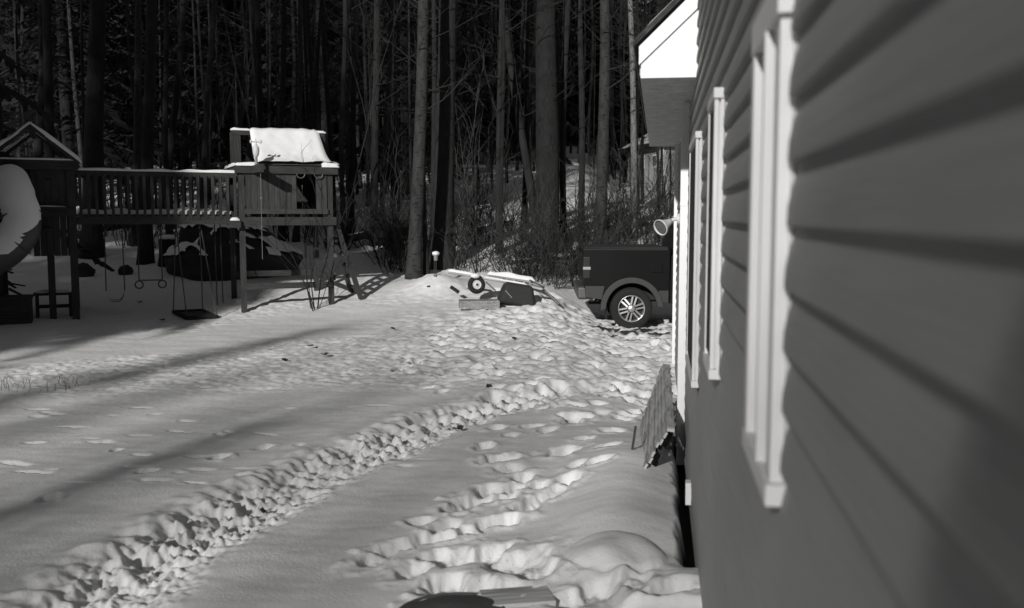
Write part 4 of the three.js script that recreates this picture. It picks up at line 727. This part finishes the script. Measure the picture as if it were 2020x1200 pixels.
// ---------------------------------------------------------------- brush, saplings, fallen wood
function shrub(seed, h, n, spread) {
  const f = rngOf(seed), out = [];
  const br = (o, d, L, r, dep) => { const k = 4, p = [o.clone()]; let c = o.clone(); d = d.clone(); for (let i = 1; i <= k; i++) { d.add(V(rr(-.3, .3, f), rr(-.15, .12, f), rr(-.3, .3, f))).normalize(); c = c.clone().addScaledVector(d, L / k); p.push(c); if (dep < 2 && f() < 0.75) br(c, d.clone().add(V(rr(-.9, .9, f), rr(-.3, .6, f), rr(-.9, .9, f))).normalize(), L * rr(.3, .55, f), r * .55, dep + 1); } out.push(tube(p, i => r * (1 - .75 * i / k) + .001, dep ? 3 : 4, false)); };
  for (let i = 0; i < n; i++) { const a = f() * 6.28, s = Math.sqrt(f()) * spread; br(V(Math.cos(a) * s * .4, -0.05, Math.sin(a) * s * .4), V(Math.cos(a) * s, rr(.7, 1.3, f), Math.sin(a) * s).normalize(), h * rr(.5, 1, f), rr(.006, .014, f), 0); }
  return mergeGeometries(out);
}
const shrubs = [[301, 1.3, 12, .7], [302, 1.8, 10, .5], [303, 1.0, 14, 1.0], [304, 2.4, 7, .35]].map(a => shrub(...a));
{ const f = rngOf(55);
  const put = (px, py, k, s, label, group, jit = 0) => { const b = landHit(px, py); tag(obj('bare_shrub', shrubs[k], f() < 0.4 ? M.brush : M.twig), label, 'shrub', group); const m = scene.children[scene.children.length - 1]; m.position.copy(b); m.rotation.y = f() * 6.28; m.scale.setScalar(s); };
  for (let i = 0; i < 18; i++) put(rr(900, 1165, f), rr(500, 560, f), i % 3, rr(.7, 1.25, f), 'tangled bare shrub between wheelbarrow and truck', 'shrubs behind the wheelbarrow');
  for (let i = 0; i < 22; i++) put(rr(1150, 1330, f), rr(440, 500, f), i % 4, rr(.8, 1.4, f), 'tangled bare shrub on the bank behind the truck', 'shrubs behind the truck');
  for (let i = 0; i < 14; i++) put(rr(745, 810, f), rr(480, 545, f), i % 4, rr(.6, 1.1, f), 'thin bare shrub right of the tower ladder', 'shrubs right of the ladder');
  for (let i = 0; i < 30; i++) put(rr(150, 1000, f), rr(450, 492, f), i % 4, rr(.7, 1.5, f), 'bare shrub on the woodland floor behind the play set', 'shrubs in the wood');
  for (let i = 0; i < 16; i++) put(rr(1015, 1165, f), rr(540, 572, f), i % 3, rr(.45, .85, f), 'low bare shrub right beside the wheelbarrow handles', 'shrubs beside the wheelbarrow');
  for (let i = 0; i < 30; i++) put(rr(640, 1330, f), rr(425, 520, f), 3 - i % 2, rr(.7, 1.6, f), 'tall thin shrub under the trees behind the yard', 'tall shrubs in the wood');
  for (let i = 0; i < 9; i++) { const Z = rr(33, 50, f), x = side(rr(1236, 1334, f), 330) * Z; forestTree(V(x, macro(x, -Z), -Z), 'thin trunk in front of the distant house', { s: rr(0.2, 0.4, f), mat: i % 2 ? M.bark : M.barkDark, group: 'thin trunks before the distant house', h: rr(10, 15, f), turn: f() * 6.28 }); }
  for (let i = 0; i < 26; i++) { const Z = rr(21, 34, f), x = side(rr(150, 1200, f), 460) * Z, h = rr(3, 7, f), a = rr(-0.35, 0.35, f), p = []; for (let k = 0; k <= 6; k++) p.push(V(h * a * k / 6 + 0.15 * ns(k * 0.6, i * 3.1), -0.1 + h * k / 6, 0.2 * ns(k * 0.5, i * 1.7))); const t = thing('sapling', 'thin leaning bare sapling under the big trees', 'tree', [x, macro(x, -Z), -Z], 0, 'leaning saplings'); obj('trunk', [tube(p, k => 0.022 * (1 - k / 7.5), 6, false)], i % 2 ? M.barkPale : M.twigPale, t); const c = obj('crown', shrubs[3], M.twigPale, t); c.position.copy(p[3]); c.scale.set(0.6, h * 0.2, 0.6); }
  // stems growing up through the right tower
  const b = pw(1.25, 0, 0.35); const v = obj('bare_vine', [shrub(310, 2.6, 6, .3)], M.twig); v.position.copy(onSnow(b.x, b.z)); tag(v, 'bare climbing stems growing up in front of the right tower', 'vine');
  for (const [a, c, l] of [[[640, 470], [800, 497], 'snowy fallen trunk behind the tower ladder'], [[925, 476], [1010, 482], 'short snowy log behind the wheelbarrow'], [[1010, 530], [1160, 508], 'long fallen branch lying behind the wheelbarrow'], [[1180, 470], [1280, 452], 'snowy fallen log behind the truck bed'], [[150, 470], [260, 480], 'snowy fallen log behind the left end of the bridge']]) {
    const p = landHit(...a), q = landHit(...c), t = thing('fallen_log', l, 'log'), Zm = Math.max(-p.z, -q.z); const p2 = at(a[0], a[1] - 4, Math.min(-p.z, -q.z) + 0.5), q2 = at(c[0], c[1] - 4, Math.min(-p.z, -q.z) + 1.2); p2.y = macro(p2.x, p2.z) + (l.includes('branch') ? 0.06 : 0.1); q2.y = macro(q2.x, q2.z) + 0.3;
    const mid = p2.clone().lerp(q2, .5); mid.y += 0.05; obj('log_body', [tube([p2, mid, q2], l.includes('branch') ? [0.05, 0.04, 0.02] : [0.13, 0.1, 0.06], 9, true, .6)], M.barkDark, t); obj('snow', [snowRidge(V(p2.x, p2.y + (l.includes('branch') ? .04 : .1), p2.z), V(mid.x, mid.y + (l.includes('branch') ? .03 : .08), mid.z), l.includes('branch') ? .05 : .13, l.includes('branch') ? .03 : .06, 41)], M.snowCap, t);
  }
  for (const [px, py] of [[965, 770], [612, 686], [562, 711], [522, 994], [276, 622], [905, 848], [640, 700], [775, 653], [1015, 672], [832, 605], [320, 640], [845, 612]]) { const [x, Z] = flatHit(px, py), k = py > 900 ? 0.04 : 0.06; tag(obj('dead_leaf', [sheet(4, 4, (u, v) => V((u - .5) * k * 1.6, 0.02 + 0.05 * Math.abs(u - .5) + 0.03 * Math.abs(ns(u * 4 + px, v * 4)), (v - .5) * k)).rotateY(f() * 6).translate(x, height(x, -Z), -Z)], M.leaf), 'dead curled leaf lying on the snow', 'leaf', 'dead leaves on the snow'); }
  const g = flatHit(70, 765), gs = []; for (let i = 0; i < 34; i++) { const x = g[0] + rr(-.45, .45, f), Z = g[1] + rr(-.4, .4, f), p = onSnow(x, -Z); gs.push(tube([p, p.clone().add(V(rr(-.04, .04, f), rr(.04, .1, f), 0)), p.clone().add(V(rr(-.1, .1, f), rr(.08, .19, f), 0))], [.003, .002, .001], 3, false)); } tag(obj('dry_grass', gs, M.twigPale), 'dry grass blades poking through the snow', 'grass', null, 'stuff');
}
// ---------------------------------------------------------------- the neighbour's house far behind the trees
{
  const Z = 58, c = at(1304, 372, Z), y0 = macro(c.x, c.z) - 0.4, t = thing('distant_house', 'pale sunlit house showing through the trees beyond the truck', 'house', [c.x, y0, c.z], 0.22);
  const top = EYE + slope(288) * Z - y0;
  obj('wall', [box(7, top, 6, 3.5, top / 2, -3)], M.farWall, t); obj('corner_board', [box(0.2, top, 0.2, 0, top / 2, 0)], M.trim, t);
  const side2 = new THREE.Group(); side2.name = 'porch'; t.add(side2); obj('porch_wall', [box(0.06, top, 5, -0.05, top / 2, -3)], M.farWall, side2);
  obj('eave', [box(8, 0.25, 7, 3.5, top + 0.1, -3)], M.woodDark, t); obj('roof', [extrude([[-0.45, 0], [7.45, 0], [3.5, 2.2]], 7, -6.5).translate(0, top + 0.2, 0)], M.snowCap, t);
  for (const [x, y] of [[1.2, 1.8], [3.2, 1.8], [5.2, 1.8]]) { const w = obj('window', [box(0.6, 0.8, 0.06, x, y + 0.3, 0.02)], M.trim, t); obj('pane', [box(0.22, 0.62, 0.04, x - 0.13, y + 0.3, 0.04), box(0.22, 0.62, 0.04, x + 0.13, y + 0.3, 0.04)], M.glass, w); }
  for (const z of [-0.8, -3]) { const w = obj('window', [box(0.06, 0.8, 0.7, -0.1, top - 0.85, z)], M.trim, t); obj('pane', [box(0.04, 0.6, 0.22, -0.13, top - 0.85, z - 0.15), box(0.04, 0.6, 0.22, -0.13, top - 0.85, z + 0.15)], M.glass, w); }
}
scene.traverse(o => { if (o.isMesh) o.castShadow = o.receiveShadow = true; });
renderer.render(scene, camera);
